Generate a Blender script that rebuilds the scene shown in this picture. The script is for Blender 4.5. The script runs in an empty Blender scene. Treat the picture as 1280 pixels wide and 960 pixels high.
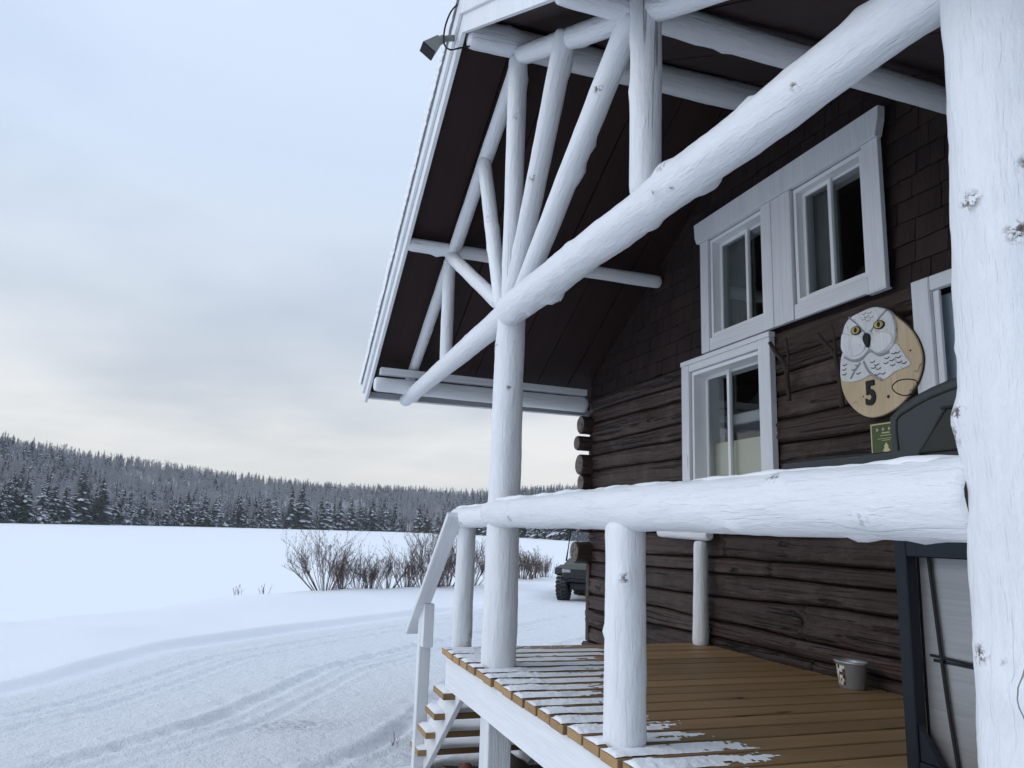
import bpy, bmesh, math, random
import numpy as np
from mathutils import Vector, Matrix, noise
R = math.radians
rnd = random.Random(7)
scene = bpy.context.scene
C = scene.collection

# ------------------------------------------------------------------ camera (origin of the measurements: z = 0 is eye level)
FPX, PITCH, ROLL, YAW = 962.64, 0.188453, 0.031745, 0.32452
fw = Vector((math.sin(YAW) * math.cos(PITCH), math.cos(YAW) * math.cos(PITCH), math.sin(PITCH)))
ri = Vector((math.cos(YAW), -math.sin(YAW), 0)); up = ri.cross(fw)
cr, sr = math.cos(ROLL), math.sin(ROLL)
r2 = cr * ri + sr * up; u2 = -sr * ri + cr * up
camd = bpy.data.cameras.new('camera'); cam = bpy.data.objects.new('camera', camd); C.objects.link(cam)
cam.matrix_world = Matrix(((r2.x, u2.x, -fw.x, 0), (r2.y, u2.y, -fw.y, 0), (r2.z, u2.z, -fw.z, 0), (0, 0, 0, 1)))
camd.sensor_width = 36; camd.lens = FPX / 1280 * 36; camd.clip_start = 0.05; camd.clip_end = 6000
scene.camera = cam

# ------------------------------------------------------------------ world: overcast sky with a soft cloud deck
SUN_EL, SUN_AZ = R(27), R(-84)          # azimuth measured from +y towards +x
w = bpy.data.worlds.new('World'); scene.world = w; w.use_nodes = True
nt = w.node_tree; nt.nodes.clear()
def wn(t, **k):
    n = nt.nodes.new(t)
    for a, b in k.items(): setattr(n, a, b)
    return n
sky = wn('ShaderNodeTexSky', sky_type='NISHITA', sun_disc=False, sun_elevation=SUN_EL, sun_rotation=SUN_AZ)
sky.air_density = 1.0; sky.dust_density = 1.5
tc = wn('ShaderNodeTexCoord'); sep = wn('ShaderNodeSeparateXYZ'); nt.links.new(tc.outputs['Generated'], sep.inputs[0])
zc = wn('ShaderNodeMath', operation='MAXIMUM'); nt.links.new(sep.outputs['Z'], zc.inputs[0]); zc.inputs[1].default_value = 0.0
za = wn('ShaderNodeMath', operation='ADD'); nt.links.new(zc.outputs[0], za.inputs[0]); za.inputs[1].default_value = 0.13
dv = wn('ShaderNodeVectorMath', operation='DIVIDE'); nt.links.new(tc.outputs['Generated'], dv.inputs[0])
cmb = wn('ShaderNodeCombineXYZ')
for i in range(3): nt.links.new(za.outputs[0], cmb.inputs[i])
nt.links.new(cmb.outputs[0], dv.inputs[1])
cl = wn('ShaderNodeTexNoise'); nt.links.new(dv.outputs[0], cl.inputs['Vector'])
cl.inputs['Scale'].default_value = 0.85; cl.inputs['Detail'].default_value = 6; cl.inputs['Roughness'].default_value = 0.5
cl2 = wn('ShaderNodeMapRange'); nt.links.new(cl.outputs['Fac'], cl2.inputs[0])
cl2.inputs[1].default_value = 0.36; cl2.inputs[2].default_value = 0.64; cl2.inputs[3].default_value = 0; cl2.inputs[4].default_value = 1
rmp = wn('ShaderNodeValToRGB'); nt.links.new(zc.outputs[0], rmp.inputs[0])
e = rmp.color_ramp.elements
e[0].position = 0.0; e[0].color = (.82, .82, .80, 1); e[1].position = 1.0; e[1].color = (.80, .95, 1.20, 1)
for p_, c_ in ((.06, (.84, .84, .82)), (.13, (.60, .64, .69)), (.24, (.55, .62, .72)), (.45, (.50, .62, .80))):
    x = e.new(p_); x.color = (*c_, 1)
rm2 = wn('ShaderNodeValToRGB'); nt.links.new(zc.outputs[0], rm2.inputs[0])
e = rm2.color_ramp.elements
e[0].position = 0.0; e[0].color = (.95, .94, .90, 1); e[1].position = 1.0; e[1].color = (.86, 1.0, 1.22, 1)
for p_, c_ in ((.09, (.94, .93, .90)), (.18, (.76, .79, .83)), (.28, (.69, .76, .85)), (.45, (.64, .76, .94))):
    x = e.new(p_); x.color = (*c_, 1)
mx = wn('ShaderNodeMixRGB'); nt.links.new(cl2.outputs[0], mx.inputs[0]); nt.links.new(rmp.outputs[0], mx.inputs[1]); nt.links.new(rm2.outputs[0], mx.inputs[2])
sc10 = wn('ShaderNodeVectorMath', operation='SCALE'); nt.links.new(mx.outputs[0], sc10.inputs[0]); sc10.inputs['Scale'].default_value = 10.0
mix = wn('ShaderNodeMixRGB'); mix.inputs[0].default_value = 0.9
nt.links.new(sky.outputs[0], mix.inputs[1]); nt.links.new(sc10.outputs[0], mix.inputs[2])
bg = wn('ShaderNodeBackground'); bg.inputs[1].default_value = 0.1; nt.links.new(mix.outputs[0], bg.inputs[0])
wo = wn('ShaderNodeOutputWorld'); nt.links.new(bg.outputs[0], wo.inputs[0])

sd = bpy.data.lights.new('sun', 'SUN'); sd.energy = 0.9; sd.angle = R(40); sd.color = (.95, .97, 1.0)
sun = bpy.data.objects.new('sun', sd); C.objects.link(sun)
sdir = Vector((math.sin(SUN_AZ) * math.cos(SUN_EL), math.cos(SUN_AZ) * math.cos(SUN_EL), math.sin(SUN_EL)))
sun.rotation_euler = sdir.to_track_quat('Z', 'Y').to_euler(); sun.location = sdir * 40
vs = scene.view_settings; vs.view_transform = 'Standard'; vs.look = 'None'; vs.gamma = 1; vs.exposure = 0.16; vs.use_curve_mapping = False
scene.render.engine = 'CYCLES'; scene.cycles.max_bounces = 8; scene.cycles.transparent_max_bounces = 12; scene.cycles.use_denoising = True

# ------------------------------------------------------------------ materials
class Mat:
    def __init__(s, name):
        s.m = bpy.data.materials.new(name); s.m.use_nodes = True; s.t = s.m.node_tree; s.b = s.t.nodes['Principled BSDF']
        s.b.inputs['Specular IOR Level'].default_value = 0.3
    def n(s, t, inp=None, **k):
        x = s.t.nodes.new(t)
        for a, b in k.items(): setattr(x, a, b)
        for a, b in (inp or {}).items():
            if isinstance(b, bpy.types.NodeSocket): s.t.links.new(b, x.inputs[a])
            else: x.inputs[a].default_value = b
        return x
    def l(s, a, b): s.t.links.new(a, b)
    def coords(s, scale=(1, 1, 1)):
        tc = s.n('ShaderNodeTexCoord'); oi = s.n('ShaderNodeObjectInfo')
        sc = s.n('ShaderNodeVectorMath', {0: tc.outputs['Object'], 1: scale}, operation='MULTIPLY')
        of = s.n('ShaderNodeMath', {0: oi.outputs['Random'], 1: 37.0}, operation='MULTIPLY')
        cb = s.n('ShaderNodeCombineXYZ', {0: of.outputs[0], 1: of.outputs[0], 2: of.outputs[0]})
        return s.n('ShaderNodeVectorMath', {0: sc.outputs[0], 1: cb.outputs[0]}, operation='ADD').outputs[0]
    def noise(s, v, scale, detail=3, rough=.55):
        return s.n('ShaderNodeTexNoise', {'Vector': v, 'Scale': scale, 'Detail': detail, 'Roughness': rough}).outputs['Fac']
    def rng(s, v, a, b, c=0., d=1.):
        return s.n('ShaderNodeMapRange', {0: v, 1: a, 2: b, 3: c, 4: d}).outputs[0]
    def math(s, op, a, b=0.): return s.n('ShaderNodeMath', {0: a, 1: b}, operation=op).outputs[0]
    def mix(s, f, a, b):
        x = s.n('ShaderNodeMixRGB', {0: f})
        for i, c in ((1, a), (2, b)):
            if isinstance(c, bpy.types.NodeSocket): s.l(c, x.inputs[i])
            else: x.inputs[i].default_value = (*c, 1)
        return x.outputs[0]
    def col(s, c):
        if isinstance(c, bpy.types.NodeSocket): s.l(c, s.b.inputs['Base Color'])
        else: s.b.inputs['Base Color'].default_value = (*c, 1)
    def bump(s, h, dist, strength=1.0, prev=None):
        x = s.n('ShaderNodeBump', {'Height': h, 'Distance': dist, 'Strength': strength})
        if prev: s.l(prev, x.inputs['Normal'])
        s.l(x.outputs[0], s.b.inputs['Normal']); return x.outputs[0]
    def rough(s, v):
        if isinstance(v, bpy.types.NodeSocket): s.l(v, s.b.inputs['Roughness'])
        else: s.b.inputs['Roughness'].default_value = v

def plain(name, c, rough=.6, metal=0., spec=.3, var=.12, nscale=6):
    m = Mat(name); v = m.coords(); f = m.noise(v, nscale)
    m.col(m.mix(f, tuple(x * (1 - var) for x in c), tuple(min(1, x * (1 + var)) for x in c)))
    m.rough(rough); m.b.inputs['Metallic'].default_value = metal; m.b.inputs['Specular IOR Level'].default_value = spec
    return m.m

def grain(name, c0, c1, crackc, crack=.006, crackscale=8, stretch=.07, rough=.55, bump=.002, fine=90, knot=False, mask=.5, dirt=None):
    """wood whose grain runs along local Z: long checks, fine fibres, weathering"""
    m = Mat(name)
    v = m.coords((1, 1, stretch)); vf = m.coords((1, 1, .03)); vi = m.coords()
    a = m.noise(m.coords((1, 1, max(stretch, .06))), 5, 4); f = m.noise(vf, fine, 2)
    col = m.mix(m.rng(a, .3, .7), c0, c1)
    col = m.mix(m.rng(f, .42, .75, 0, .12 if knot else .35), col, tuple(x * .72 for x in c0))
    if dirt:
        dn = m.noise(vi, 3.2, 6, .7); col = m.mix(m.rng(dn, .5, .72, 0, .8), col, dirt)
    ck = m.noise(v, crackscale, 2, .4)
    d = m.math('ABSOLUTE', m.math('SUBTRACT', ck, .5))
    line = m.rng(d, crack * .35, crack, 1, 0)
    msk = m.rng(m.noise(vi, 2.6, 2), mask - .03, mask + .06)
    line = m.math('MULTIPLY', line, msk)
    col = m.mix(line, col, crackc)
    if knot:
        at = m.n('ShaderNodeAttribute', attribute_name='knot')
        sp = m.noise(vi, 55, 4, .7)
        k = m.math('MULTIPLY', m.rng(sp, .47, .56), m.rng(at.outputs['Fac'], .25, .75))
        col = m.mix(k, col, (.09, .06, .05))
        chip = m.math('MULTIPLY', m.rng(m.noise(m.coords((1, 1, .45)), 30, 5, .75), .69, .74), .7)
        col = m.mix(chip, col, (.22, .19, .18))
        grime = m.math('MULTIPLY', m.rng(m.noise(m.coords((1, 1, .2)), 9, 6, .75), .5, .75), .35)
        col = m.mix(grime, col, (.52, .54, .57))
    oi = m.n('ShaderNodeObjectInfo'); rv = .05 if knot or c0[0] > .6 else .2
    col = m.n('ShaderNodeVectorMath', {0: col, 'Scale': m.rng(oi.outputs['Random'], 0, 1, 1 - rv, 1 + rv * .6)}, operation='SCALE').outputs[0]
    m.col(col); m.rough(rough)
    h = m.math('ADD', m.math('MULTIPLY', f, .35), m.math('MULTIPLY', m.noise(m.coords((1, 1, .35)), 22, 4, .6), .8))
    h = m.math('SUBTRACT', h, m.math('MULTIPLY', line, 1.2))
    if knot:
        h = m.math('ADD', h, m.math('MULTIPLY', m.noise(m.coords((1, 1, .28)), 48, 5, .7), 1.1))
        h = m.math('ADD', h, m.math('MULTIPLY', m.rng(m.noise(m.coords((1, 1, .12)), 26, 3, .6), .52, .56), .24))
    m.bump(h, bump)
    return m.m

def snow_mat(name, c=(.86, .87, .89), dirt=False, fine=1.0):
    m = Mat(name); tc = m.n('ShaderNodeTexCoord'); v = tc.outputs['Object']
    a = m.noise(v, .35, 4); col = m.mix(a, tuple(x * .96 for x in c), c)
    if dirt:
        at = m.n('ShaderNodeAttribute', attribute_name='dirt')
        k = m.math('MULTIPLY', m.rng(m.noise(v, 14, 5, .7), .42, .6), at.outputs['Fac'])
        col = m.mix(k, col, (.22, .23, .26))
        rd = m.n('ShaderNodeAttribute', attribute_name='road')
        col = m.mix(m.math('MULTIPLY', rd.outputs['Fac'], m.rng(m.noise(v, 2.2, 6, .7), .35, .75, .1, .5)), col, (.78, .80, .84))
        big = m.math('MULTIPLY', m.noise(v, 15, 5, .65), m.math('ADD', m.math('MULTIPLY', rd.outputs['Fac'], .55), .10))
        m.bump(m.math('ADD', big, m.math('MULTIPLY', m.noise(v, 60, 3), .12)), .07 * fine)
    else:
        m.bump(m.math('ADD', m.noise(v, 9, 5, .6), m.math('MULTIPLY', m.noise(v, 90, 3), .25)), .012 * fine)
    m.col(col); m.rough(.75); m.b.inputs['Specular IOR Level'].default_value = .15
    return m.m

MT = {}
MT['white_log'] = grain('white_painted_log', (.74, .76, .79), (.82, .83, .85), (.34, .33, .33), crack=.0018, crackscale=7, stretch=.012, rough=.5, bump=.0050, knot=True, mask=.56)
MT['white_board'] = grain('white_painted_board', (.72, .74, .77), (.80, .81, .83), (.25, .24, .24), crack=.003, crackscale=8, stretch=.008, rough=.5, bump=.0012, mask=.6)
MT['vinyl'] = plain('white_window_vinyl', (.8, .81, .82), .35, var=.02)
MT['brown_log'] = grain('brown_stained_log', (.036, .020, .0155), (.064, .039, .031), (.006, .005, .005), crack=.013, crackscale=13, stretch=.022, rough=.58, bump=.02, mask=.44, dirt=(.105, .079, .067), fine=70)
MT['log_end'] = grain('weathered_log_end', (.16, .13, .11), (.26, .22, .19), (.03, .025, .02), crack=.02, crackscale=14, stretch=1, rough=.85, bump=.004, mask=.4)
MT['shingle'] = grain('dark_brown_shingle', (.022, .0125, .012), (.040, .024, .022), (.008, .006, .006), crack=.006, crackscale=26, stretch=.1, rough=.75, bump=.0025, fine=160, mask=.45)
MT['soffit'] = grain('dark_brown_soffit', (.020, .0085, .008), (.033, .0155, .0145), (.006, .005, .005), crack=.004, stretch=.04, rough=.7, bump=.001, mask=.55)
MT['deck'] = grain('tan_deck_board', (.24, .145, .066), (.33, .205, .098), (.05, .03, .015), crack=.004, crackscale=9, stretch=.03, rough=.55, bump=.0015, fine=140, mask=.55)
MT['deck_end'] = grain('sawn_board_end', (.36, .22, .10), (.48, .31, .15), (.08, .045, .02), crack=.006, crackscale=20, stretch=1, rough=.75, bump=.001, mask=.5)
MT['snow'] = snow_mat('snow'); MT['ground'] = snow_mat('snow_ground', dirt=True); MT['lake'] = snow_mat('lake_snow', (.87, .88, .9), fine=.5)
MT['metal_roof'] = plain('grey_metal_roof', (.4, .42, .45), .4, .7)
MT['concrete'] = plain('concrete', (.3, .28, .25), .9, nscale=14, var=.3)
MT['soil'] = plain('bare_soil', (.05, .04, .034), .95, nscale=5, var=.4)
MT['rock'] = plain('dark_rock', (.11, .095, .085), .8, nscale=8, var=.5)
MT['rock_red'] = plain('red_rock', (.16, .06, .05), .8, nscale=8, var=.4)
MT['black'] = plain('black_rubber', (.012, .012, .013), .6)
MT['dark_steel'] = plain('blue_black_steel', (.009, .013, .021), .45, .2, .4)
MT['lid'] = plain('charcoal_enamel', (.020, .025, .027), .42, .1, .5)
MT['lid_dark'] = plain('dark_olive_casting', (.02, .022, .018), .6)
MT['inox'] = grain('brushed_steel', (.40, .40, .40), (.52, .52, .52), (.3, .3, .3), crack=.002, stretch=.05, rough=.42, bump=.0004, mask=.6)
MT['inox'].node_tree.nodes['Principled BSDF'].inputs['Metallic'].default_value = .75
MT['zinc'] = plain('galvanised_tin', (.34, .35, .36), .4, .5, var=.15, nscale=18)
MT['sticker'] = plain('printed_paper', (.62, .6, .55), .6)
MT['pine'] = grain('varnished_pine', (.52, .40, .25), (.66, .54, .37), (.26, .17, .09), crack=.006, crackscale=10, stretch=.3, rough=.45, bump=.001, mask=.45, dirt=(.42, .28, .14))
MT['bark'] = plain('dark_bark', (.045, .032, .026), .85, nscale=22, var=.5)
MT['owl_white'] = grain('carved_white_paint', (.70, .71, .72), (.82, .82, .82), (.35, .35, .36), crack=.006, crackscale=22, stretch=.25, rough=.55, bump=.0012, mask=.5, dirt=(.62, .62, .62), fine=60)
MT['owl_grey'] = plain('grey_paint', (.33, .34, .36), .5)
MT['owl_black'] = plain('black_paint', (.015, .015, .016), .4)
MT['owl_eye'] = plain('amber_paint', (.5, .4, .13), .35)
MT['green'] = plain('olive_green_plaque', (.075, .10, .04), .4, var=.1)
MT['gold'] = plain('pale_gold_print', (.56, .53, .28), .4, var=.05)
MT['room'] = plain('room_wood', (.13, .09, .065), .8)
MT['cream'] = plain('cream_panel', (.74, .70, .56), .6, var=.04)
MT['curtain'] = plain('grey_curtain', (.2, .21, .21), .9)
MT['door'] = plain('pale_pane_reflection', (.36, .43, .50), .35, var=.05)  # blue-grey reflection of a pane, put into the base colour
MT['lamp_body'] = plain('grey_cast_lamp', (.2, .21, .19), .6)
MT['khaki'] = plain('khaki_plastic', (.085, .085, .07), .5)
MT['plastic'] = plain('dark_plastic', (.022, .024, .027), .5)
MT['rim'] = plain('dull_wheel_rim', (.05, .045, .04), .5, .4)
MT['tyre'] = plain('snowy_tyre', (.03, .03, .032), .85)
MT['needle'] = plain('spruce_needles', (.022, .032, .028), .85, nscale=2, var=.45)
MT['frost'] = plain('frosted_needles', (.60, .63, .68), .8, var=.1)
MT['twig'] = plain('frosted_twigs', (.44, .44, .46), .9, nscale=1.5, var=.35)
MT['undergrowth'] = plain('snowy_undergrowth', (.36, .37, .39), .9, nscale=.05, var=.35)
MT['trunk'] = plain('grey_brown_trunk', (.09, .075, .07), .9)
MT['brush'] = plain('brown_brush_stems', (.085, .06, .055), .85, var=.4)
MT['dry'] = plain('dry_rusty_stalks', (.13, .095, .08), .9, var=.4)
g = Mat('window_glass'); g.t.nodes.remove(g.b)
out = g.t.nodes['Material Output']
tr = g.n('ShaderNodeBsdfTransparent'); tr.inputs[0].default_value = (.86, .88, .88, 1)
gl = g.n('ShaderNodeBsdfGlossy'); gl.inputs['Roughness'].default_value = .015
lw = g.n('ShaderNodeLayerWeight'); lw.inputs[0].default_value = .5
fr = g.n('ShaderNodeMath', {0: g.math('POWER', lw.outputs['Facing'], 5.0), 1: .93, 2: .065}, operation='MULTIPLY_ADD')   # thin-pane Schlick reflectance
ms = g.n('ShaderNodeMixShader'); g.l(fr.outputs[0], ms.inputs[0]); g.l(tr.outputs[0], ms.inputs[1]); g.l(gl.outputs[0], ms.inputs[2]); g.l(ms.outputs[0], out.inputs[0])
MT['glass'] = g.m

# ------------------------------------------------------------------ helpers
def W(o):
    m = o.matrix_basis
    return (W(o.parent) @ o.matrix_parent_inverse @ m) if o.parent else m
def attach(o, parent):
    if parent:
        o.parent = parent; o.matrix_parent_inverse = W(parent).inverted()
def tag(o, label=None, cat=None, group=None, kind=None):
    for k, v in (('label', label), ('category', cat), ('group', group), ('kind', kind)):
        if v: o[k] = v
    return o
def empty(name, loc=(0, 0, 0), label=None, cat=None, group=None, rz=0):
    o = bpy.data.objects.new(name, None); C.objects.link(o); o.location = loc; o.rotation_euler = (0, 0, rz)
    o.empty_display_size = .1
    return tag(o, label, cat, group)
def mesh_obj(name, verts, faces, mat, parent=None, smooth=False, matrix=None, fmats=None, attrs=None):
    me = bpy.data.meshes.new(name); me.from_pydata([tuple(v) for v in verts], [], faces)
    mats = mat if isinstance(mat, (list, tuple)) else [mat]
    for m in mats: me.materials.append(MT[m])
    if fmats is not None: me.polygons.foreach_set('material_index', fmats)
    if smooth: me.polygons.foreach_set('use_smooth', [True] * len(me.polygons))
    for k, vals in (attrs or {}).items():
        a = me.attributes.new(k, 'FLOAT', 'POINT'); a.data.foreach_set('value', vals)
    me.update()
    o = bpy.data.objects.new(name, me); C.objects.link(o)
    if matrix is not None: o.matrix_basis = matrix
    attach(o, parent); return o
def bm_obj(name, bm, mat, parent=None, matrix=None, smooth=False):
    me = bpy.data.meshes.new(name); bm.to_mesh(me); bm.free()
    for m in (mat if isinstance(mat, (list, tuple)) else [mat]): me.materials.append(MT[m])
    if smooth: me.polygons.foreach_set('use_smooth', [True] * len(me.polygons))
    o = bpy.data.objects.new(name, me); C.objects.link(o)
    if matrix is not None: o.matrix_basis = matrix
    attach(o, parent); return o
PERM = {0: Matrix(((0, 0, 1), (1, 0, 0), (0, 1, 0))), 1: Matrix(((0, 1, 0), (0, 0, 1), (1, 0, 0))), 2: Matrix.Identity(3)}
def box(name, lo, hi, mat, parent=None, bevel=.004, rot=None, end=None):
    """bevelled box; local Z follows its longest side so that the grain does too"""
    lo, hi = Vector(lo), Vector(hi); c = (lo + hi) / 2; s = hi - lo
    ax = max(range(3), key=lambda i: s[i]); P = PERM[ax]
    ls = P.transposed() @ s
    bm = bmesh.new(); bmesh.ops.create_cube(bm, size=1); bmesh.ops.scale(bm, vec=[abs(x) for x in ls], verts=bm.verts)
    if bevel: bmesh.ops.bevel(bm, geom=bm.edges[:], offset=min(bevel, min(abs(x) for x in ls) * .3), segments=1, affect='EDGES', profile=.5)
    if end:
        for f in bm.faces:
            if abs(f.normal.z) > .9: f.material_index = 1
        mat = [mat, end]
    M = Matrix.Translation(c) @ ((rot.to_4x4() if rot else Matrix.Identity(4)) @ P.to_4x4())
    return bm_obj(name, bm, mat, parent, M)
def bar(name, a, b, wdt, hgt, mat, parent=None, upv=(0, 0, 1), bevel=.004, end=None):
    """straight board from a to b, wdt across, hgt along upv"""
    a, b = Vector(a), Vector(b); z = (b - a).normalized(); x = Vector(upv).cross(z).normalized(); y = z.cross(x)
    M = Matrix((x, y, z)).transposed().to_4x4(); M.translation = (a + b) / 2
    bm = bmesh.new(); bmesh.ops.create_cube(bm, size=1); bmesh.ops.scale(bm, vec=(wdt, hgt, (b - a).length), verts=bm.verts)
    if bevel: bmesh.ops.bevel(bm, geom=bm.edges[:], offset=min(bevel, wdt * .3, hgt * .3), segments=1, affect='EDGES', profile=.5)
    if end:
        for f in bm.faces:
            if abs(f.normal.z) > .9: f.material_index = 1
        mat = [mat, end]
    return bm_obj(name, bm, mat, parent, M)
def log(name, a, b, ra, rb, mat='white_log', parent=None, knots=4, seed=0, rough=.035, n=20, end=None, roundend=.35, bend=.0, nub=.012, step=.05):
    """peeled log: tapered, slightly bent, lumpy, with knots; local Z is its length"""
    a, b = Vector(a), Vector(b); L = (b - a).length; z = (b - a) / L
    x = Vector((0, 0, 1)).cross(z)
    if x.length < .05: x = Vector((1, 0, 0))
    x.normalize(); y = z.cross(x)
    M = Matrix((x, y, z)).transposed().to_4x4(); M.translation = a
    rr = random.Random(seed * 31 + 5); segs = max(6, int(L / step))
    kn = [(rr.uniform(.04, .96) * L, rr.uniform(0, 6.283), rr.choice((.35, .6, .9, 1.5)) * nub, rr.uniform(.010, .034), rr.random() < .65) for _ in range(knots)]
    bx, by = rr.uniform(-1, 1) * bend, rr.uniform(-1, 1) * bend
    verts, faces, kv = [], [], []
    rings = [(0, 1 - roundend), (.006, 1 - roundend * .45), (.018, 1 - roundend * .12)] + [(L * i / segs, 1) for i in range(1, segs)] + [(L - .018, 1 - roundend * .12), (L - .006, 1 - roundend * .45), (L, 1 - roundend)]
    for (t, k) in rings:
        s = t / L; r0 = (ra + (rb - ra) * s) * k; ox, oy = bx * math.sin(math.pi * s), by * math.sin(math.pi * s * 1.4)
        for j in range(n):
            th = 6.28318 * j / n; c, sn = math.cos(th), math.sin(th)
            q = Vector((c * 1.1 + seed * 3.1, sn * 1.1, t * 3.0))
            r = r0 * (1 + rough * 1.4 * noise.noise(q) + rough * .8 * noise.noise(Vector((c * 3 + seed, sn * 3, t * 9))) + rough * .45 * noise.noise(Vector((c * 7 + seed, sn * 7, t * 26))))
            kk = 0
            for (kt, ka, kh, ks, kd) in kn:
                da = ((th - ka + math.pi) % 6.28318 - math.pi) * r0
                dd = da * da + (t - kt) ** 2
                if dd < 16 * ks * ks:
                    gz = math.exp(-dd / (2 * ks * ks)); r += kh * gz; kk = max(kk, kd * math.exp(-dd / (.7 * ks * ks)))
            verts.append((ox + c * r, oy + sn * r, t)); kv.append(kk)
    m = len(rings)
    for i in range(m - 1):
        for j in range(n):
            faces.append((i * n + j, i * n + (j + 1) % n, (i + 1) * n + (j + 1) % n, (i + 1) * n + j))
    fm = [0] * len(faces)
    faces.append(tuple(range(n - 1, -1, -1))); faces.append(tuple((m - 1) * n + j for j in range(n)))
    fm += [1 if end else 0] * 2
    o = mesh_obj(name, verts, faces, [mat, end] if end else mat, parent, True, M, fm, {'knot': kv})
    o.data.polygons[len(faces) - 1].use_smooth = False; o.data.polygons[len(faces) - 2].use_smooth = False
    return o
def prism_x(name, pts, x0, x1, mat, parent=None, bevel=0, smooth=False):
    """outline of (y, z) points extruded from x0 (front) to x1 (back), object origin at its centre"""
    cy = sum(p[0] for p in pts) / len(pts); cz = sum(p[1] for p in pts) / len(pts)
    bm = bmesh.new(); vv = [bm.verts.new((x1 - x0, p[0] - cy, p[1] - cz)) for p in pts]
    f = bm.faces.new(vv); ret = bmesh.ops.extrude_face_region(bm, geom=[f])
    nv = [v for v in ret['geom'] if isinstance(v, bmesh.types.BMVert)]
    for v in nv: v.co.x = 0
    bmesh.ops.recalc_face_normals(bm, faces=bm.faces)
    if bevel:
        ed = [e_ for e_ in bm.edges if all(abs(v.co.x) < 1e-6 for v in e_.verts)]
        bmesh.ops.bevel(bm, geom=ed, offset=bevel, segments=3, affect='EDGES', profile=.5)
    return bm_obj(name, bm, mat, parent, Matrix.Translation((x0, cy, cz)))
def tube(name, pts, r, mat, parent=None, n=6, taper=None):
    pts = [Vector(p) for p in pts]; verts, faces = [], []
    c0 = pts[0].copy()
    for i, p in enumerate(pts):
        d = (pts[min(i + 1, len(pts) - 1)] - pts[max(i - 1, 0)]).normalized()
        x = d.orthogonal().normalized(); y = d.cross(x)
        rr = r if taper is None else r + (taper - r) * i / (len(pts) - 1)
        for j in range(n):
            a = 6.28318 * j / n; verts.append(p - c0 + (x * math.cos(a) + y * math.sin(a)) * rr)
    for i in range(len(pts) - 1):
        for j in range(n): faces.append((i * n + j, i * n + (j + 1) % n, (i + 1) * n + (j + 1) % n, (i + 1) * n + j))
    faces += [tuple(range(n - 1, -1, -1)), tuple((len(pts) - 1) * n + j for j in range(n))]
    return mesh_obj(name, verts, faces, mat, parent, True, Matrix.Translation(c0))
def smoothstep(a, b, x):
    t = np.clip((x - a) / (b - a), 0, 1); return t * t * (3 - 2 * t)
def catmull(pts, k=6):
    P = [Vector(p) for p in pts]; out = []
    for i in range(len(P) - 1):
        p0, p1, p2, p3 = P[max(i - 1, 0)], P[i], P[i + 1], P[min(i + 2, len(P) - 1)]
        for j in range(k):
            t = j / k
            out.append(.5 * ((2 * p1) + (p2 - p0) * t + (2 * p0 - 5 * p1 + 4 * p2 - p3) * t * t + (3 * p1 - p0 - 3 * p2 + p3) * t ** 3))
    out.append(P[-1]); return out

# ------------------------------------------------------------------ ground, lake, hill
GZ = -1.78
def poly_dist(px, py, pts):
    """signed distance to an open polyline (positive on its left)"""
    best = np.full(px.shape, 1e9); sg = np.zeros(px.shape); along = np.zeros(px.shape); acc = 0
    for (x0, y0), (x1, y1) in zip(pts[:-1], pts[1:]):
        dx, dy = x1 - x0, y1 - y0; L = math.hypot(dx, dy)
        t = np.clip(((px - x0) * dx + (py - y0) * dy) / L / L, 0, 1)
        d = np.hypot(px - x0 - t * dx, py - y0 - t * dy); cr_ = dx * (py - y0) - dy * (px - x0)
        k = d < best; best = np.where(k, d, best); sg = np.where(k, np.sign(cr_), sg); along = np.where(k, acc + t * L, along); acc += L
    return best * sg, along
EDGE = [(-60, -30), (-14, -3), (-7.5, 3.8), (-4.2, 7.2), (-2.2, 9.5), (-.9, 12.0), (1.0, 14.0), (2.9, 15.7), (8.5, 20.6), (15, 26.5), (60, 66)]
CREST = [(-90, -40), (-20, 5), (-9, 11.6), (-4, 14.2), (-.9, 16.4), (1.35, 19.4), (4, 20.8), (6.9, 22.6), (10, 26), (17, 34), (70, 80)]
def vnoise(x, y, s, seed):
    """cheap smooth value noise on arrays"""
    r = np.random.RandomState(seed); T = r.rand(256, 256)
    X, Y = x / s + 1000, y / s + 1000; xi, yi = np.floor(X).astype(int), np.floor(Y).astype(int); fx, fy = X - xi, Y - yi
    fx = fx * fx * (3 - 2 * fx); fy = fy * fy * (3 - 2 * fy); a = lambda i, j: T[(xi + i) % 256, (yi + j) % 256]
    return (a(0, 0) * (1 - fx) + a(1, 0) * fx) * (1 - fy) + (a(0, 1) * (1 - fx) + a(1, 1) * fx) * fy - .5
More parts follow.
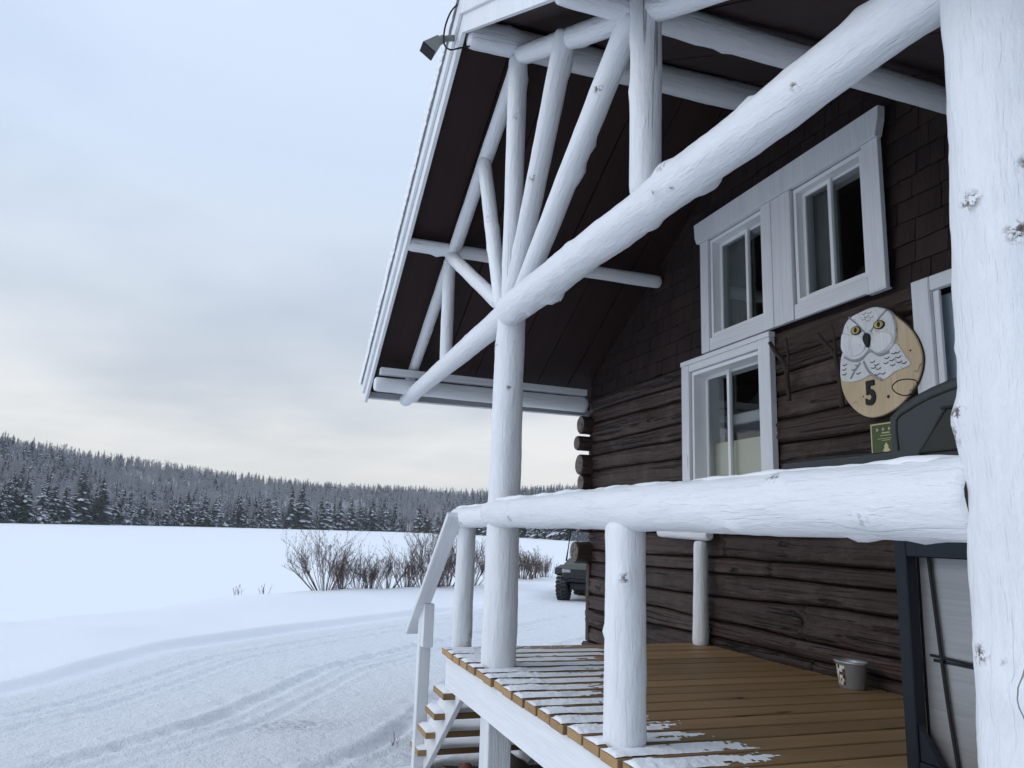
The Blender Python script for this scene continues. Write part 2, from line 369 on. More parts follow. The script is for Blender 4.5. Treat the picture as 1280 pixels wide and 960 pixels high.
def ground_h(x, y, full=True):
    de, s = poly_dist(x, y, EDGE); dc, _ = poly_dist(x, y, CREST)
    de0 = de; de = de + .12 * vnoise(x, y, 1.7, 3)
    h = np.full(x.shape, GZ)
    bank = smoothstep(-.03, .20, de); h = h + .10 * bank + .10 * smoothstep(.2, 3.5, de) * smoothstep(3, -.5, dc)
    left = smoothstep(3, -6, x)
    h = h - left * .16 * smoothstep(.2, 4, de)
    h = h + bank * (.10 * vnoise(x, y, 2.6, 5) + .05 * vnoise(x, y, .9, 6)) * smoothstep(25, 6, dc)
    for (mx_, my_, sx, hh) in ((-4.4, 13.9, .9, .16), (-2.2, 13.0, .7, .10), (.6, 17.2, 1.1, .12)):
        h = h + hh * np.exp(-((x - mx_) ** 2 + ((y - my_) * 1.6) ** 2) / (2 * sx * sx))
    h = h - 1.6 * smoothstep(0, 9, dc)
    road = smoothstep(.1, -.35, de) * smoothstep(-5.6, -4.4, de)
    if full:
        for off, dep, ww in ((-.9, .022, .07), (-1.3, .022, .07), (-2.5, .04, .09), (-2.95, .022, .06), (-4.2, .036, .09)):
            d = de0 + .10 * np.sin(s * .22 + off * .3) - off
            lug = .5 + .5 * np.sin(s * 2 * np.pi / .24 + 3 * np.sign(d))
            gsh = np.exp(-(d / ww) ** 2); h = h - dep * gsh * (.45 + .55 * lug) + dep * .5 * np.exp(-((np.abs(d) - 1.7 * ww) / (.6 * ww)) ** 2)
        for off in (-4.2, -4.8, -2.4):
            ph = (s / .36 + vnoise(s, s * 0, 1.3, 11)) % 1; d = de0 - off - .11 * np.sign(np.sin(s * np.pi / .36))
            h = h - .03 * np.exp(-(d / .07) ** 2) * np.exp(-((ph - .5) / .22) ** 2)
        h = h + road * (.016 * vnoise(x, y, .11, 8) + .008 * vnoise(x, y, .5, 9))
        h = h - .014 * (1 - bank) * vnoise(x, y, 1.6, 12)
    dirt = np.exp(-((x - .55) ** 2 / .16 + (y - 7.6) ** 2 / .05)) * .9 + .5 * np.exp(-((x - 1.4) ** 2 + (y - 6.3) ** 2) / .12)
    return h, road, dirt
def axis(lo, a, b, hi, st, g=1.16):
    mid = list(np.arange(a, b, st)); l, s_ = [], st
    x = a
    while x > lo: s_ *= g; x -= s_; l.append(x)
    r_, s_ = [], st; x = mid[-1]
    while x < hi: s_ *= g; x += s_; r_.append(x)
    return np.array(l[::-1] + mid + r_)
xs = axis(-3000, -6.5, 5.5, 3000, .042); ys = axis(-3000, 5.0, 19, 3000, .042)
GX, GY = np.meshgrid(xs, ys, indexing='ij')
GH, GR, GD = ground_h(GX, GY)
nx, ny = GX.shape
idx = np.arange(nx * ny).reshape(nx, ny)
fc = np.stack([idx[:-1, :-1], idx[1:, :-1], idx[1:, 1:], idx[:-1, 1:]], -1).reshape(-1, 4)
def grid_mesh(name, V, F, mat, attrs=None):
    me = bpy.data.meshes.new(name); me.vertices.add(len(V)); me.vertices.foreach_set('co', V.astype(np.float32).ravel())
    me.loops.add(F.size); me.loops.foreach_set('vertex_index', F.astype(np.int32).ravel())
    me.polygons.add(len(F)); me.polygons.foreach_set('loop_start', np.arange(0, F.size, F.shape[1], dtype=np.int32))
    me.polygons.foreach_set('use_smooth', np.ones(len(F), bool))
    for k, v in (attrs or {}).items():
        a = me.attributes.new(k, 'FLOAT', 'POINT'); a.data.foreach_set('value', v.astype(np.float32).ravel())
    me.update(calc_edges=True); me.validate(); me.materials.append(MT[mat]); o = bpy.data.objects.new(name, me); C.objects.link(o); return o
tag(grid_mesh('ground', np.stack([GX, GY, GH], -1).reshape(-1, 3), fc, 'ground', {'road': GR, 'dirt': GD}), 'snow covered ground with a packed driveway and tyre tracks', kind='structure')
def gz(x, y): return float(ground_h(np.array([float(x)]), np.array([float(y)]), False)[0][0])

LZ = -2.72
n_ = 96; V = [(0, 0, LZ)]; F = []
rings_ = [12, 30, 60, 120, 240, 420, 800, 1600, 3000]
V = np.array([[r * math.cos(6.28318 * k / n_), r * math.sin(6.28318 * k / n_), LZ] for r in rings_ for k in range(n_)])
F = np.array([[i * n_ + k, (i + 1) * n_ + k, (i + 1) * n_ + (k + 1) % n_, i * n_ + (k + 1) % n_] for i in range(len(rings_) - 1) for k in range(n_)])
tag(grid_mesh('frozen_lake', V, F, 'lake'), 'frozen lake under smooth snow', kind='structure')

AZ = [-90, -40, -15, -3, 10, 16.5, 22.5, 40, 90]; SH = [260, 270, 300, 400, 470, 400, 275, 240, 240]
SKA = [-90, -40, -15, -10.5, -5.7, -.5, 5, 10.6, 16.5, 24, 40, 90]; SKE = [5.5, 5.4, 4.85, 4.35, 3.9, 3.4, 3.0, 2.95, 2.9, 3.55, 4.4, 5]
def shore(az): return np.interp(az, AZ, SH)
def hill_h(az, r):
    s = shore(az); rc = s + 330; top = rc * np.tan(np.radians(np.interp(az, SKA, SKE))) - 8.5
    t = np.clip((r - s) / 330, 0, 1.3); f = np.where(t < 1, np.power(np.clip(t, 1e-6, 1), 1.15), 1 - .5 * (t - 1))
    x, y = r * np.sin(np.radians(az)), r * np.cos(np.radians(az))
    return LZ + .25 + (top - LZ) * f + 6 * vnoise(x, y, 70, 21) * smoothstep(0, .3, t) * smoothstep(1.0, .75, t) * 1.5
azs = np.linspace(-90, 90, 181); ts = np.linspace(-.02, 1.3, 40)
A2, T2 = np.meshgrid(azs, ts, indexing='ij'); R2 = shore(A2) + 330 * T2
H2 = hill_h(A2, R2); H2[:, 0] = LZ - .6
V = np.stack([R2 * np.sin(np.radians(A2)), R2 * np.cos(np.radians(A2)), H2], -1).reshape(-1, 3)
i2 = np.arange(V.shape[0]).reshape(A2.shape)
F = np.stack([i2[:-1, :-1], i2[:-1, 1:], i2[1:, 1:], i2[1:, :-1]], -1).reshape(-1, 4)
tag(grid_mesh('hill', V, F, 'undergrowth'), 'snowy hillside rising from the far shore', kind='structure')

# ------------------------------------------------------------------ log cabin
WX = 3.36                     # outer face of the log wall
RY, RZ, SL = 4.38, 3.30, .56  # ridge line and pitch of the underside of the roof
def zs(y): return RZ - SL * abs(y - RY)
YA, YB = 1.36, 7.40
cabin = empty('log_cabin', (6.4, 4.4, GZ), 'dark brown log cabin with white trimmed windows and white log porch gable', 'cabin')
OPEN = [(4.43, 5.33, .10, 1.31), (1.9, 3.06, -.78, 1.31)]      # openings in the log wall: y0 y1 z0 z1
UP = [(3.41, 4.05, 1.53, 2.34), (4.37, 5.05, 1.53, 2.34)]      # openings in the shingled gable
hs = [.15, .20, .13, .18, .16, .12, .19, .15, .17, .13, .20, .14, .16, .19, .13, .17]
zb = [-1.06]
for h_ in hs: zb.append(zb[-1] + h_)
sc_ = (1.405 + 1.06) / (zb[-1] + 1.06); zb = [-1.06 + (z + 1.06) * sc_ for z in zb]
def zbound(i, y):
    if i in (0, len(zb) - 1): return zb[i]
    return zb[i] + .045 * noise.noise(Vector((i * 7.3, y * .40, 0))) + .010 * noise.noise(Vector((i * 3.1, y * 2.0, 4)))
def hewn_log(i, y0, y1, seed):
    n = 20; segs = max(4, int((y1 - y0) / .06)); verts, faces = [], []; cz = (zb[i] + zb[i + 1]) / 2
    offx = rnd.uniform(-.014, .012); split = rnd.uniform(-.5, .5); splitd = rnd.choice([0, .012, .02, .028]); L = y1 - y0
    for k in range(segs + 1):
        y = y0 + L * k / segs; a, b = zbound(i, y) + .004, zbound(i + 1, y) - .004
        endk = min(1, (min(k, segs - k) * L / segs) / .03)
        sp = split + .35 * noise.noise(Vector((seed, y * .5, 9)))
        for j in range(n + 1):
            v = -1 + 2 * j / n; vv = math.copysign(abs(v) ** .75, v)
            bul = (1 - abs(vv) ** 7.0) * .028 + .039
            d = .013 * noise.noise(Vector((seed * 5.7, y * 1.3, v * 2.2))) + .007 * noise.noise(Vector((seed, y * 5, v * 6)))
            crk = (splitd + .004) * math.exp(-((vv - sp) / .05) ** 2) * max(0, min(1, .55 + 1.2 * noise.noise(Vector((seed * 2, y * .8, 3)))))
            sp2 = -split * .9 + .3 * noise.noise(Vector((seed + 50, y * .4, 2)))
            crk += .018 * math.exp(-((vv - sp2) / .04) ** 2) * max(0, min(1, .3 + 1.6 * noise.noise(Vector((seed * 3, y * .7, 8)))))
            verts.append((WX + .055 + offx - bul - d + crk + .012 * (1 - endk) - WX, -((a + b) / 2 + (b - a) / 2 * vv - cz), y - y0))
        verts.append((.16, -(b - cz), y - y0)); verts.append((.16, -(a - cz), y - y0))
    m = n + 3
    for k in range(segs):
        for j in range(m): faces.append((k * m + j, (k + 1) * m + j, (k + 1) * m + (j + 1) % m, k * m + (j + 1) % m))
    faces += [tuple(range(m)), tuple(segs * m + j for j in range(m - 1, -1, -1))]
    M = Matrix(((1, 0, 0, WX), (0, 0, 1, y0), (0, -1, 0, cz), (0, 0, 0, 1)))
    o = mesh_obj('log', verts, faces, 'brown_log', cabin, True, M)
    for p in list(o.data.polygons)[-2:]: p.use_smooth = False
sd_ = 0
for i in range(len(hs)):
    zmid = (zb[i] + zb[i + 1]) / 2; spans = [(YA, YB)]
    for (a, b, c, d) in OPEN:
        if c - .02 < zmid < d + .04:
            spans = [q for s0, s1 in spans for q in ((s0, min(s1, a - .02)), (max(s0, b + .02), s1)) if q[1] - q[0] > .05]
    ns = []
    for s0, s1 in spans:
        if s1 - s0 > 2.6 and rnd.random() < .4:
            c = rnd.uniform(s0 + .6, s1 - .6); ns += [(s0, c - .003), (c + .003, s1)]
        else: ns.append((s0, s1))
    for s0, s1 in ns: sd_ += 1; hewn_log(i, s0, s1, sd_)
# side wall logs that cross the corner and stick out past the front wall
zz = [1.115, .92, .70, .515, .31, .10, -.19]
for k, z in enumerate(zz):
    r = (.098, .078, .108, .085, .10, .095, .11)[k]
    log('corner_log', (3.215 + (.03, -.01, .02, .04, .03, .02, -.02)[k], 7.36, z), (9.6, 7.40, z), r, r, 'brown_log', cabin, 0, 40 + k, .06, 16, 'log_end', .12, step=.3)
for k, z in enumerate((-.40, -.60, -.80, -.98)):
    log('corner_log', (3.40, 7.42, z), (9.6, 7.42, z), .10, .10, 'brown_log', cabin, 0, 60 + k, .05, 14, 'log_end', .1, step=.4)
for k in range(12):
    z = -.96 + k * .195
    log('corner_log', (3.30, YA - .02, z), (9.6, YA - .02, z), .1, .1, 'brown_log', cabin, 0, 80 + k, .05, 14, 'log_end', .1, step=.4)
box('corner_trim', (3.335, 7.30, -1.05), (3.395, 7.37, -.30), 'brown_log', cabin, .006)
box('foundation', (3.42, YA - .1, GZ - .3), (9.55, YB + .08, -1.062), 'concrete', cabin, .01)
box('sill_log', (3.325, YA, -1.06 - .12), (3.415, YB + .05, -1.064), 'brown_log', cabin, .02)
# sheathing behind logs and shingles, with the window openings left free, then the room behind
def sheet(name, x, openings, z0, z1, mat, gable):
    Y = sorted({YA + .05, YB - .05, RY} | {q for o in openings for q in o[:2]}); Z = sorted({z0, z1} | {q for o in openings for q in o[2:]})
    v, f = [], []
    for a, b in zip(Y[:-1], Y[1:]):
        for c, d in zip(Z[:-1], Z[1:]):
            if any(o[0] <= (a + b) / 2 <= o[1] and o[2] <= (c + d) / 2 <= o[3] for o in openings): continue
            za_, zb_ = (min(d, zs(a) + .03), min(d, zs(b) + .03)) if gable else (d, d)
            if max(za_, zb_) <= c: continue
            k = len(v); v += [(x, a, c), (x, b, c), (x, b, max(c, zb_)), (x, a, max(c, za_))]; f.append((k, k + 1, k + 2, k + 3))
    k = len(v); v += [(p[0] + .012, p[1], p[2]) for p in v]; f += [tuple(i + k for i in q[::-1]) for q in f]
    return mesh_obj(name, v, f, mat, cabin)
sheet('wall_sheathing', 3.435, OPEN, -1.06, 1.40, 'shingle', False)
sheet('gable_sheathing', 3.408, UP, 1.40, 3.4, 'shingle', True)
box('sheathing_ledge', (3.405, YA + .06, 1.392), (3.45, YB - .06, 1.399), 'shingle', cabin, 0)
bm = bmesh.new(); bmesh.ops.create_cube(bm, size=1)
bmesh.ops.scale(bm, vec=(3.6, YB - YA - .3, 4.0), verts=bm.verts)
for f in [f for f in bm.faces if abs(f.normal.x) > .9]: bm.faces.remove(f)
bm_obj('room_interior', bm, 'room', cabin, Matrix.Translation((3.46 + 1.8, (YA + YB) / 2, .95)))
def back_wall(x, openings):
    Y = sorted({YA + .15, YB - .15} | {q for o in openings for q in o[:2]}); Z = sorted({-1.05, 2.95} | {q for o in openings for q in o[2:]}); v, f = [], []
    for a, b in zip(Y[:-1], Y[1:]):
        for c, d in zip(Z[:-1], Z[1:]):
            if any(o[0] <= (a + b) / 2 <= o[1] and o[2] <= (c + d) / 2 <= o[3] for o in openings): continue
            k = len(v); v += [(x, a, c), (x, b, c), (x, b, d), (x, a, d)]; f.append((k, k + 1, k + 2, k + 3))
    return mesh_obj('room_back_wall', v, f, 'room', cabin)
back_wall(7.055, [(1.8, 3.4, -.2, 1.3), (4.6, 5.6, -.2, 1.3)])  # unseen openings, added so daylight from behind brightens the room
box('interior_panel', (3.505, 4.47, .14), (3.515, 5.29, .735), 'cream', cabin, .002)  # cream panel set right behind the glass to catch more daylight
box('interior_shelf', (3.7, 4.6, .90), (3.95, 6.2, .99), 'vinyl', cabin, .01)
for (y0, y1) in ((4.72, 5.01), (3.80, 4.01)):
    v, f = [], []
    for k in range(25):
        yy = y0 + (y1 - y0) * k / 24; v += [(3.475 + .008 * math.sin(k * 1.5), yy, 1.57), (3.475 + .008 * math.sin(k * 1.5), yy, 2.30)]
    for k in range(24): f.append((2 * k, 2 * k + 2, 2 * k + 3, 2 * k + 1))
    mesh_obj('curtain', v, f, 'curtain', cabin, True)
# shingles
EXP = .128; rowz = 1.408; row = 0
wtrim = (3.255, 5.19, 1.40, 2.51)
def hidden_by_trim(a, b, c, d): return a > wtrim[0] + .01 and b < wtrim[1] - .01 and c > wtrim[2] - .05 and d < wtrim[3] - .02
while rowz < RZ:
    half = (RZ - rowz) / SL; y = max(YA - .05, RY - half); yend = min(YB + .02, RY + half)
    y -= rnd.uniform(0, .1)
    while y < yend:
        wd = rnd.uniform(.09, .24); a, b = max(y, YA - .05, RY - half), min(y + wd, yend); y += wd
        if b - a < .02: continue
        a += .0022; b -= .0022; zl = rowz - rnd.uniform(0, .010); zt = rowz + EXP + .02
        ta, tb = min(zt, zs(a) + .004), min(zt, zs(b) + .004)
        if hidden_by_trim(a, b, zl, zt): continue
        if max(ta, tb) <= zl + .01: continue
        ta, tb = max(ta, zl + .002), max(tb, zl + .002); cx, cy, czz = 3.39, (a + b) / 2, rowz + EXP / 2
        t = rnd.uniform(.018, .024); xb = 3.404; sk = rnd.uniform(-.004, .004)
        P = [(xb - t, a, zl + sk), (xb - t, b, zl - sk), (xb, b, zl - sk), (xb, a, zl + sk), (xb - .004, a, ta), (xb - .004, b, tb), (xb, b, tb), (xb, a, ta)]
        P = [(p[0] - cx, p[1] - cy, p[2] - czz) for p in P]
        mesh_obj('shingle', P, [(0, 1, 2, 3), (7, 6, 5, 4), (0, 4, 5, 1), (1, 5, 6, 2), (2, 6, 7, 3), (3, 7, 4, 0)], 'shingle', cabin, False, Matrix.Translation((cx, cy, czz)))
    rowz += EXP; row += 1
# windows
def window(y0, y1, z0, z1, x0, depth, div, sash=.028, label=None):
    """sliding window in an opening: frame (root), fixed rail, two panes; y1 is the far side"""
    def ring(a, b, c, d, tk, xa, xb):
        v, f = [], []
        for (p, q, r_, s_) in ((a, a + tk, c, d), (b - tk, b, c, d), (a + tk, b - tk, c, c + tk), (a + tk, b - tk, d - tk, d)):
            k = len(v); v += [(X, Y, Z) for X in (xa, xb) for Y in (p, q) for Z in (r_, s_)]
            f += [tuple(k + i for i in q2) for q2 in ((0, 1, 3, 2), (4, 6, 7, 5), (0, 4, 5, 1), (2, 3, 7, 6), (0, 2, 6, 4), (1, 5, 7, 3))]
        return v, f
    c0 = Vector((x0, (y0 + y1) / 2, (z0 + z1) / 2))
    def mk(name, vf, mat, par): return mesh_obj(name, [Vector(p) - c0 for p in vf[0]], vf[1], mat, par, False, Matrix.Translation(c0))
    root = mk('window', ring(y0, y1, z0, z1, .028, x0, x0 + depth + .15), 'vinyl', cabin)
    ym = y0 + (y1 - y0) * div; xa = x0 + depth
    mk('sash', ring(ym - .015, y1 - .029, z0 + .029, z1 - .029, sash, xa - .022, xa - .004), 'vinyl', root)
    mk('sash', ring(y0 + .029, ym + .015, z0 + .029, z1 - .029, sash * .55, xa, xa + .018), 'vinyl', root)
    def pane(a, b, xp):
        o = box('pane', (xp - .002, a, z0 + .03 + sash * .5), (xp + .002, b, z1 - .03 - sash * .5), 'glass', root, 0)
    pane(ym + .01, y1 - .05, xa - .012); pane(y0 + .045, ym - .005, xa + .010)
    return root
window(3.415, 4.045, 1.535, 2.335, 3.335, .07, .55)
window(4.375, 5.045, 1.535, 2.335, 3.335, .09, .44)
window(4.435, 5.325, .105, 1.305, 3.325, .13, .62, .030)
def board(name, y0, y1, z0, z1, x0=3.312, x1=3.345, m='white_board'): return box(name, (x0, y0, z0), (x1, y1, z1), m, cabin, .003)
prism_x('window_header', [(5.215, 2.52), (3.235, 2.52), (3.243, 2.44), (3.27, 2.345), (5.18, 2.345), (5.205, 2.40)], 3.292, 3.345, 'white_board', cabin, .003)
board('window_casing', 5.052, 5.16, 1.425, 2.342); board('window_casing', 3.275, 3.405, 1.425, 2.342)
board('window_casing', 4.262, 4.368, 1.425, 2.342, 3.309); board('window_casing', 4.162, 4.259, 1.425, 2.342, 3.312); board('window_casing', 4.055, 4.159, 1.425, 2.342, 3.308)
for (a, b) in ((4.371, 5.049), (3.408, 4.052)):
    board('window_casing', a, b, 1.425, 1.528, 3.315)
board('window_sill', 3.262, 3.41, 1.41, 1.422, 3.30)
board('window_header', 4.295, 5.447, 1.368, 1.405, 3.292); board('window_casing', 4.43, 5.33, 1.31, 1.366, 3.30)
board('window_casing', 5.332, 5.44, .055, 1.366, 3.297); board('window_casing', 4.30, 4.428, .055, 1.366, 3.297); board('window_casing', 4.43, 5.33, .055, .098, 3.297)
dr = box('door', (3.395, 2.06, -.77), (3.43, 3.05, 1.30), 'door', cabin, .004)  # opaque slab in place of a reflecting pane
box('door_panel', (3.388, 2.2, .1), (3.394, 2.75, 1.1), 'door', dr, .002); box('door_knob', (3.33, 2.13, .17), (3.394, 2.19, .23), 'zinc', dr, .02)
board('door_casing', 2.985, 3.10, -.77, 1.39, 3.305); board('door_casing', 2.945, 2.982, -.77, 1.31, 3.325); board('door_casing', 1.85, 2.982, 1.313, 1.39, 3.305); board('door_casing', 1.85, 2.05, -.77, 1.31, 3.305)

# roof: metal sheet (root) with soffit boards, purlins, fascias and snow
EY = 3.47; X0 = 1.055; XE = 10.0; th = math.atan(SL); nrm = lambda s: Vector((0, s * math.sin(th), math.cos(th)))
def slab(s, x0, x1, d0, d1, h0, h1):
    """box on one slope: s = +1 far side, -1 near side; d = horizontal distance from ridge, h = height normal to the underside"""
    P = []
    for x in (x0, x1):
        for d in (d0, d1):
            for h in (h0, h1):
                b = Vector((x, RY + s * d, RZ - SL * d)); P.append(b + nrm(s) * h if d > 0 else Vector((x, RY, RZ + h / math.cos(th))))
    F = [(0, 1, 3, 2), (4, 6, 7, 5), (0, 4, 5, 1), (2, 3, 7, 6), (0, 2, 6, 4), (1, 5, 7, 3)]
    return P, (F if s > 0 else [f[::-1] for f in F])
v, f = [], []
for s in (1, -1):
    p, q = slab(s, X0 - .045, XE, 0, EY + .05, .135, .142); f += [tuple(i + len(v) for i in t) for t in q]; v += p
roof = mesh_obj('roof', v, f, 'metal_roof', cabin)
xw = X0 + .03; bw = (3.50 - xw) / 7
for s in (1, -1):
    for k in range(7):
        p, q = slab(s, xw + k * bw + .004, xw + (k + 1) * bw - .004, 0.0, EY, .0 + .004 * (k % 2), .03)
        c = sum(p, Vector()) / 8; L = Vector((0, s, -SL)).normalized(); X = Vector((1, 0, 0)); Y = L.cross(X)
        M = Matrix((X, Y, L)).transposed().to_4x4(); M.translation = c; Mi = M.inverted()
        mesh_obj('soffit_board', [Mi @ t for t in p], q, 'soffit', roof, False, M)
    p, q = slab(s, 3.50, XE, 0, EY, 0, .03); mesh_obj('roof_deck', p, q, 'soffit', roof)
    # rake boards: wide fascia with a narrower strip over it
    a = Vector((X0 + .012, RY, RZ + .02)); b = Vector((X0 + .012, RY + s * EY, RZ + .02 - SL * EY)); d = (b - a).normalized()
    p, q = slab(s, X0, X0 + .026, 0, EY + .03, -.115, .132); rk = mesh_obj('rake_board', p, q, 'white_board', roof)
    p, q = slab(s, X0 - .022, X0 - .002, 0, EY + .03, .0, .133); mesh_obj('rake_strip', p, q, 'white_board', roof)
    p, q = slab(s, X0 - .002, XE, EY + .002, EY + .022, -.075, .128); mesh_obj('eave_fascia', p, q, 'white_board', roof)
log('ridge_log', (1.10, RY, 3.175), (3.42, RY, 3.19), .093, .098, 'white_log', roof, 3, 1)
log('purlin', (1.075, 6.02, 2.305), (3.385, 5.93, 2.262), .055, .058, 'white_log', roof, 3, 2)
log('purlin', (1.075, 2.74, 2.305), (3.40, 2.78, 2.29), .068, .062, 'white_log', roof, 3, 3)
log('plate_log', (1.08, 7.42, 1.365), (3.33, 7.40, 1.335), .072, .082, 'white_log', roof, 3, 4)
bar('plate_board', (1.12, 7.36, 1.485), (3.30, 7.36, 1.455), .10, .065, 'white_board', roof)
log('plate_log', (1.08, 1.22, 1.43), (3.33, 1.26, 1.42), .09, .095, 'white_log', roof, 3, 5)
def snow_slab(s):
    nx_, nd = 26, 420; v, f = [], []
    for i in range(nx_ + 1):
        for j in range(nd + 1):
            u = max(0, i - 2) / (nx_ - 2); d = (EY + .05) * j / nd
            n1 = noise.noise(Vector((s * 5, d * 5, 2))); n2 = noise.noise(Vector((s * 5, d * 26, 7))); n3 = noise.noise(Vector((s * 9, d * 70, 3)))
            out = .012 + .010 * n1 + .012 * n2 + .010 * n3
            if i == 0: x, h = X0 - .034 - max(0, out) * .5, .115 - .02 * max(0, n2 + n3)
            elif i == 1: x, h = X0 - .046 - max(0, out), .15 + .01 * n2
            else:
                x = (X0 - .04) + (XE - X0) * u ** 2; e_ = min(1, u ** 2 * (XE - X0) / .05 + .3, (1 - j / nd) * (EY + .05) / .06)
                h = .146 + (.045 + .025 * noise.noise(Vector((x * 3, d * 6, s))) + .012 * n2) * max(.0, min(1, e_)) ** .5
            v.append(Vector((x, RY + s * d, RZ - SL * d)) + (nrm(s) * h if d > 0 else Vector((0, 0, h / math.cos(th)))))
    for i in range(nx_):
        for j in range(nd):
            q = (i * (nd + 1) + j, (i + 1) * (nd + 1) + j, (i + 1) * (nd + 1) + j + 1, i * (nd + 1) + j + 1); f.append(q if s > 0 else q[::-1])
    return mesh_obj('roof_snow', v, f, 'snow', roof, True)
for s in (1, -1): snow_slab(s)

# gable truss: tie beam (root) with rafters and struts, all in the plane of the porch front
TX = 1.46
beam = log('tie_beam', (TX - .02, 4.37, 1.335), (TX + .01, .75, 1.315), .100, .072, 'white_log', cabin, 34, 11, .05, 28, roundend=.25, nub=.017, bend=.01, step=.03)
log('tie_beam', (TX + .03, 4.48, 1.375), (TX, 7.78, 1.285), .085, .066, 'white_log', beam, 7, 12, .04)
log('rafter', (TX + .01, 4.42, 3.10), (TX, 7.60, 1.455), .056, .05, 'white_log', beam, 5, 13)
log('rafter', (TX, 4.36, 3.09), (TX, .95, 1.38), .062, .052, 'white_log', beam, 5, 14)
log('king_post', (TX - .02, 4.365, 3.07), (TX + .01, 4.41, 1.40), .062, .058, 'white_log', beam, 5, 15)
log('strut', (TX - .01, 5.13, 2.70), (TX, 4.60, 1.43), .052, .050, 'white_log', beam, 4, 16)
log('strut', (TX - .01, 6.0, 2.24), (TX, 4.66, 1.47), .052, .050, 'white_log', beam, 3, 17)
log('strut', (TX - .03, 3.50, 2.70), (TX, 4.38, 1.42), .063, .058, 'white_log', beam, 4, 18)
log('strut', (TX - .03, 2.72, 2.27), (TX, 4.22, 1.40), .060, .058, 'white_log', beam, 8, 19)
log('strut', (TX - .01, 6.08, 2.24), (TX, 6.06, 1.33), .052, .05, 'white_log', beam, 3, 20)
log('strut', (TX - .02, 2.63, 2.30), (TX, 2.66, 1.38), .068, .066, 'white_log', beam, 5, 21)

# ------------------------------------------------------------------ porch deck
DZ = -.78; DX0, DX1 = 1.325, 3.345; DY1 = 5.255
deck = empty('porch_deck', (2.35, 3.2, GZ), 'raised porch deck of tan planks with white log posts and railing', 'deck')
pitch = .1655; k = 0; yy = DY1; snowv, snowf = [], []
while yy > .7:
    y1, y0 = yy, yy - pitch + .022; e0 = DX0 + rnd.uniform(-.008, .008)
    box('plank', (e0, y0, DZ - .04), (DX1, y1, DZ + rnd.uniform(-.0015, .0015)), 'deck', deck, .003, end='deck_end')
    # the snow lying on this plank
    NX, NY = 130, 13; ym = (y0 + y1) / 2
    ext = np.interp(ym, [1.0, 2.4, 2.9, 3.3, 3.9, 4.6, 5.2], [1.75, 1.86, 1.84, 1.80, 1.98, 2.25, 2.6]) + rnd.uniform(-.06, .06)
    base = len(snowv); keep = {}
    xsn = np.linspace(e0 - .004, ext + .35, NX); ysn = np.linspace(y0 + .010, y1 - (.018 if ym > 3.1 else .008), NY)
    hh = np.zeros((NX, NY))
    for i in range(NX):
        for j in range(NY):
            x, y = xsn[i], ysn[j]; ed = min(j, NY - 1 - j) / (NY - 1) * 2
            n1 = noise.noise(Vector((x * 4, y * 14, 3))); n2 = noise.noise(Vector((x * 16, y * 55, 8)))
            n3 = noise.noise(Vector((x * 55, y * 120, 1)))
            cov = min((ext - x) / .45, .95 - .25 * ((x - DX0) > .25)) + .55 * n1 + .38 * n2 + .25 * n3 - .22 * (1 - ed)
            if ym > 5.1: cov -= .6 + .5 * n1
            t_ = max(0, min(1, cov)) * (min(1, ed * 2.6 + .25) ** .5) * min(1, (x - e0 + .012) / .02)
            hh[i, j] = (.002 + .006 * t_ * (1.0 + .9 * (x < DX0 + .3)) + .002 * n1) * t_ if cov > 0 else -1
    for i in range(NX):
        for j in range(NY): snowv.append((xsn[i], ysn[j], DZ + .002 + max(0, hh[i, j])))
    for i in range(NX - 1):
        for j in range(NY - 1):
            if min(hh[i, j], hh[i + 1, j], hh[i, j + 1], hh[i + 1, j + 1]) > -.5:
                q = base + i * NY + j; snowf.append((q, q + NY, q + NY + 1, q + 1))
    yy -= pitch
sno = mesh_obj('snow_cover', snowv, snowf, 'snow', deck, True); tag(sno, kind='stuff')
box('rim_board', (DX0 + .03, .8, DZ - .25), (DX0 + .072, DY1 - .03, DZ - .045), 'white_board', deck, .004)
box('rim_board', (DX0 + .075, DY1 - .075, DZ - .25), (DX1 - .02, DY1 - .035, DZ - .045), 'white_board', deck, .004)
for q in (1.9, 2.9, 3.9): box('joist', (DX0 + .08, q, DZ - .24), (DX1 - .03, q + .04, DZ - .045), 'brown_log', deck, 0)
def snowcap(name, a, b, rad, wid, hgt, parent, seed, x_off=0.):
    """thin lumpy snow lying along the top of a log"""
    a, b = Vector(a), Vector(b); L = (b - a).length; d = (b - a) / L; sx = Vector((0, 0, 1)).cross(d).normalized()
    n = int(L / .02); m = 8; v, f = [], []
    for i in range(n + 1):
        t = i / n; c = a + d * L * t; q = noise.noise(Vector((seed, t * L * 4, 1))); q2 = noise.noise(Vector((seed, t * L * 14, 5)))
        wl = wid * (.75 + .5 * q + .25 * q2); hl = hgt * max(.12, .65 + .9 * q + .5 * q2) * min(1, t * 20 + .05, (1 - t) * 20 + .05)
        for j in range(m + 1):
            u = -1 + 2 * j / m; ang = u * wl / rad; rr = rad + .0015 - .004 * (abs(u) > .99) + hl * (1 - u * u) ** .7
            v.append(c + sx * (math.sin(ang) * rr) + Vector((0, 0, math.cos(ang) * rr)))
    for i in range(n):
        for j in range(m): q = i * (m + 1) + j; f.append((q, q + 1, q + m + 2, q + m + 1))
    return mesh_obj(name, v, f, 'snow', parent, True)
p1 = log('post', (1.475, 4.47, DZ - .01), (1.475, 4.43, 1.42), .103, .088, 'white_log', deck, 9, 22, .04, 24, nub=.02, step=.035, bend=.008)
log('post', (1.461, 1.167, GZ - .2), (1.541, 1.131, 1.35), .118, .100, 'white_log', deck, 60, 23, .05, 40, nub=.009, step=.02, bend=.006)
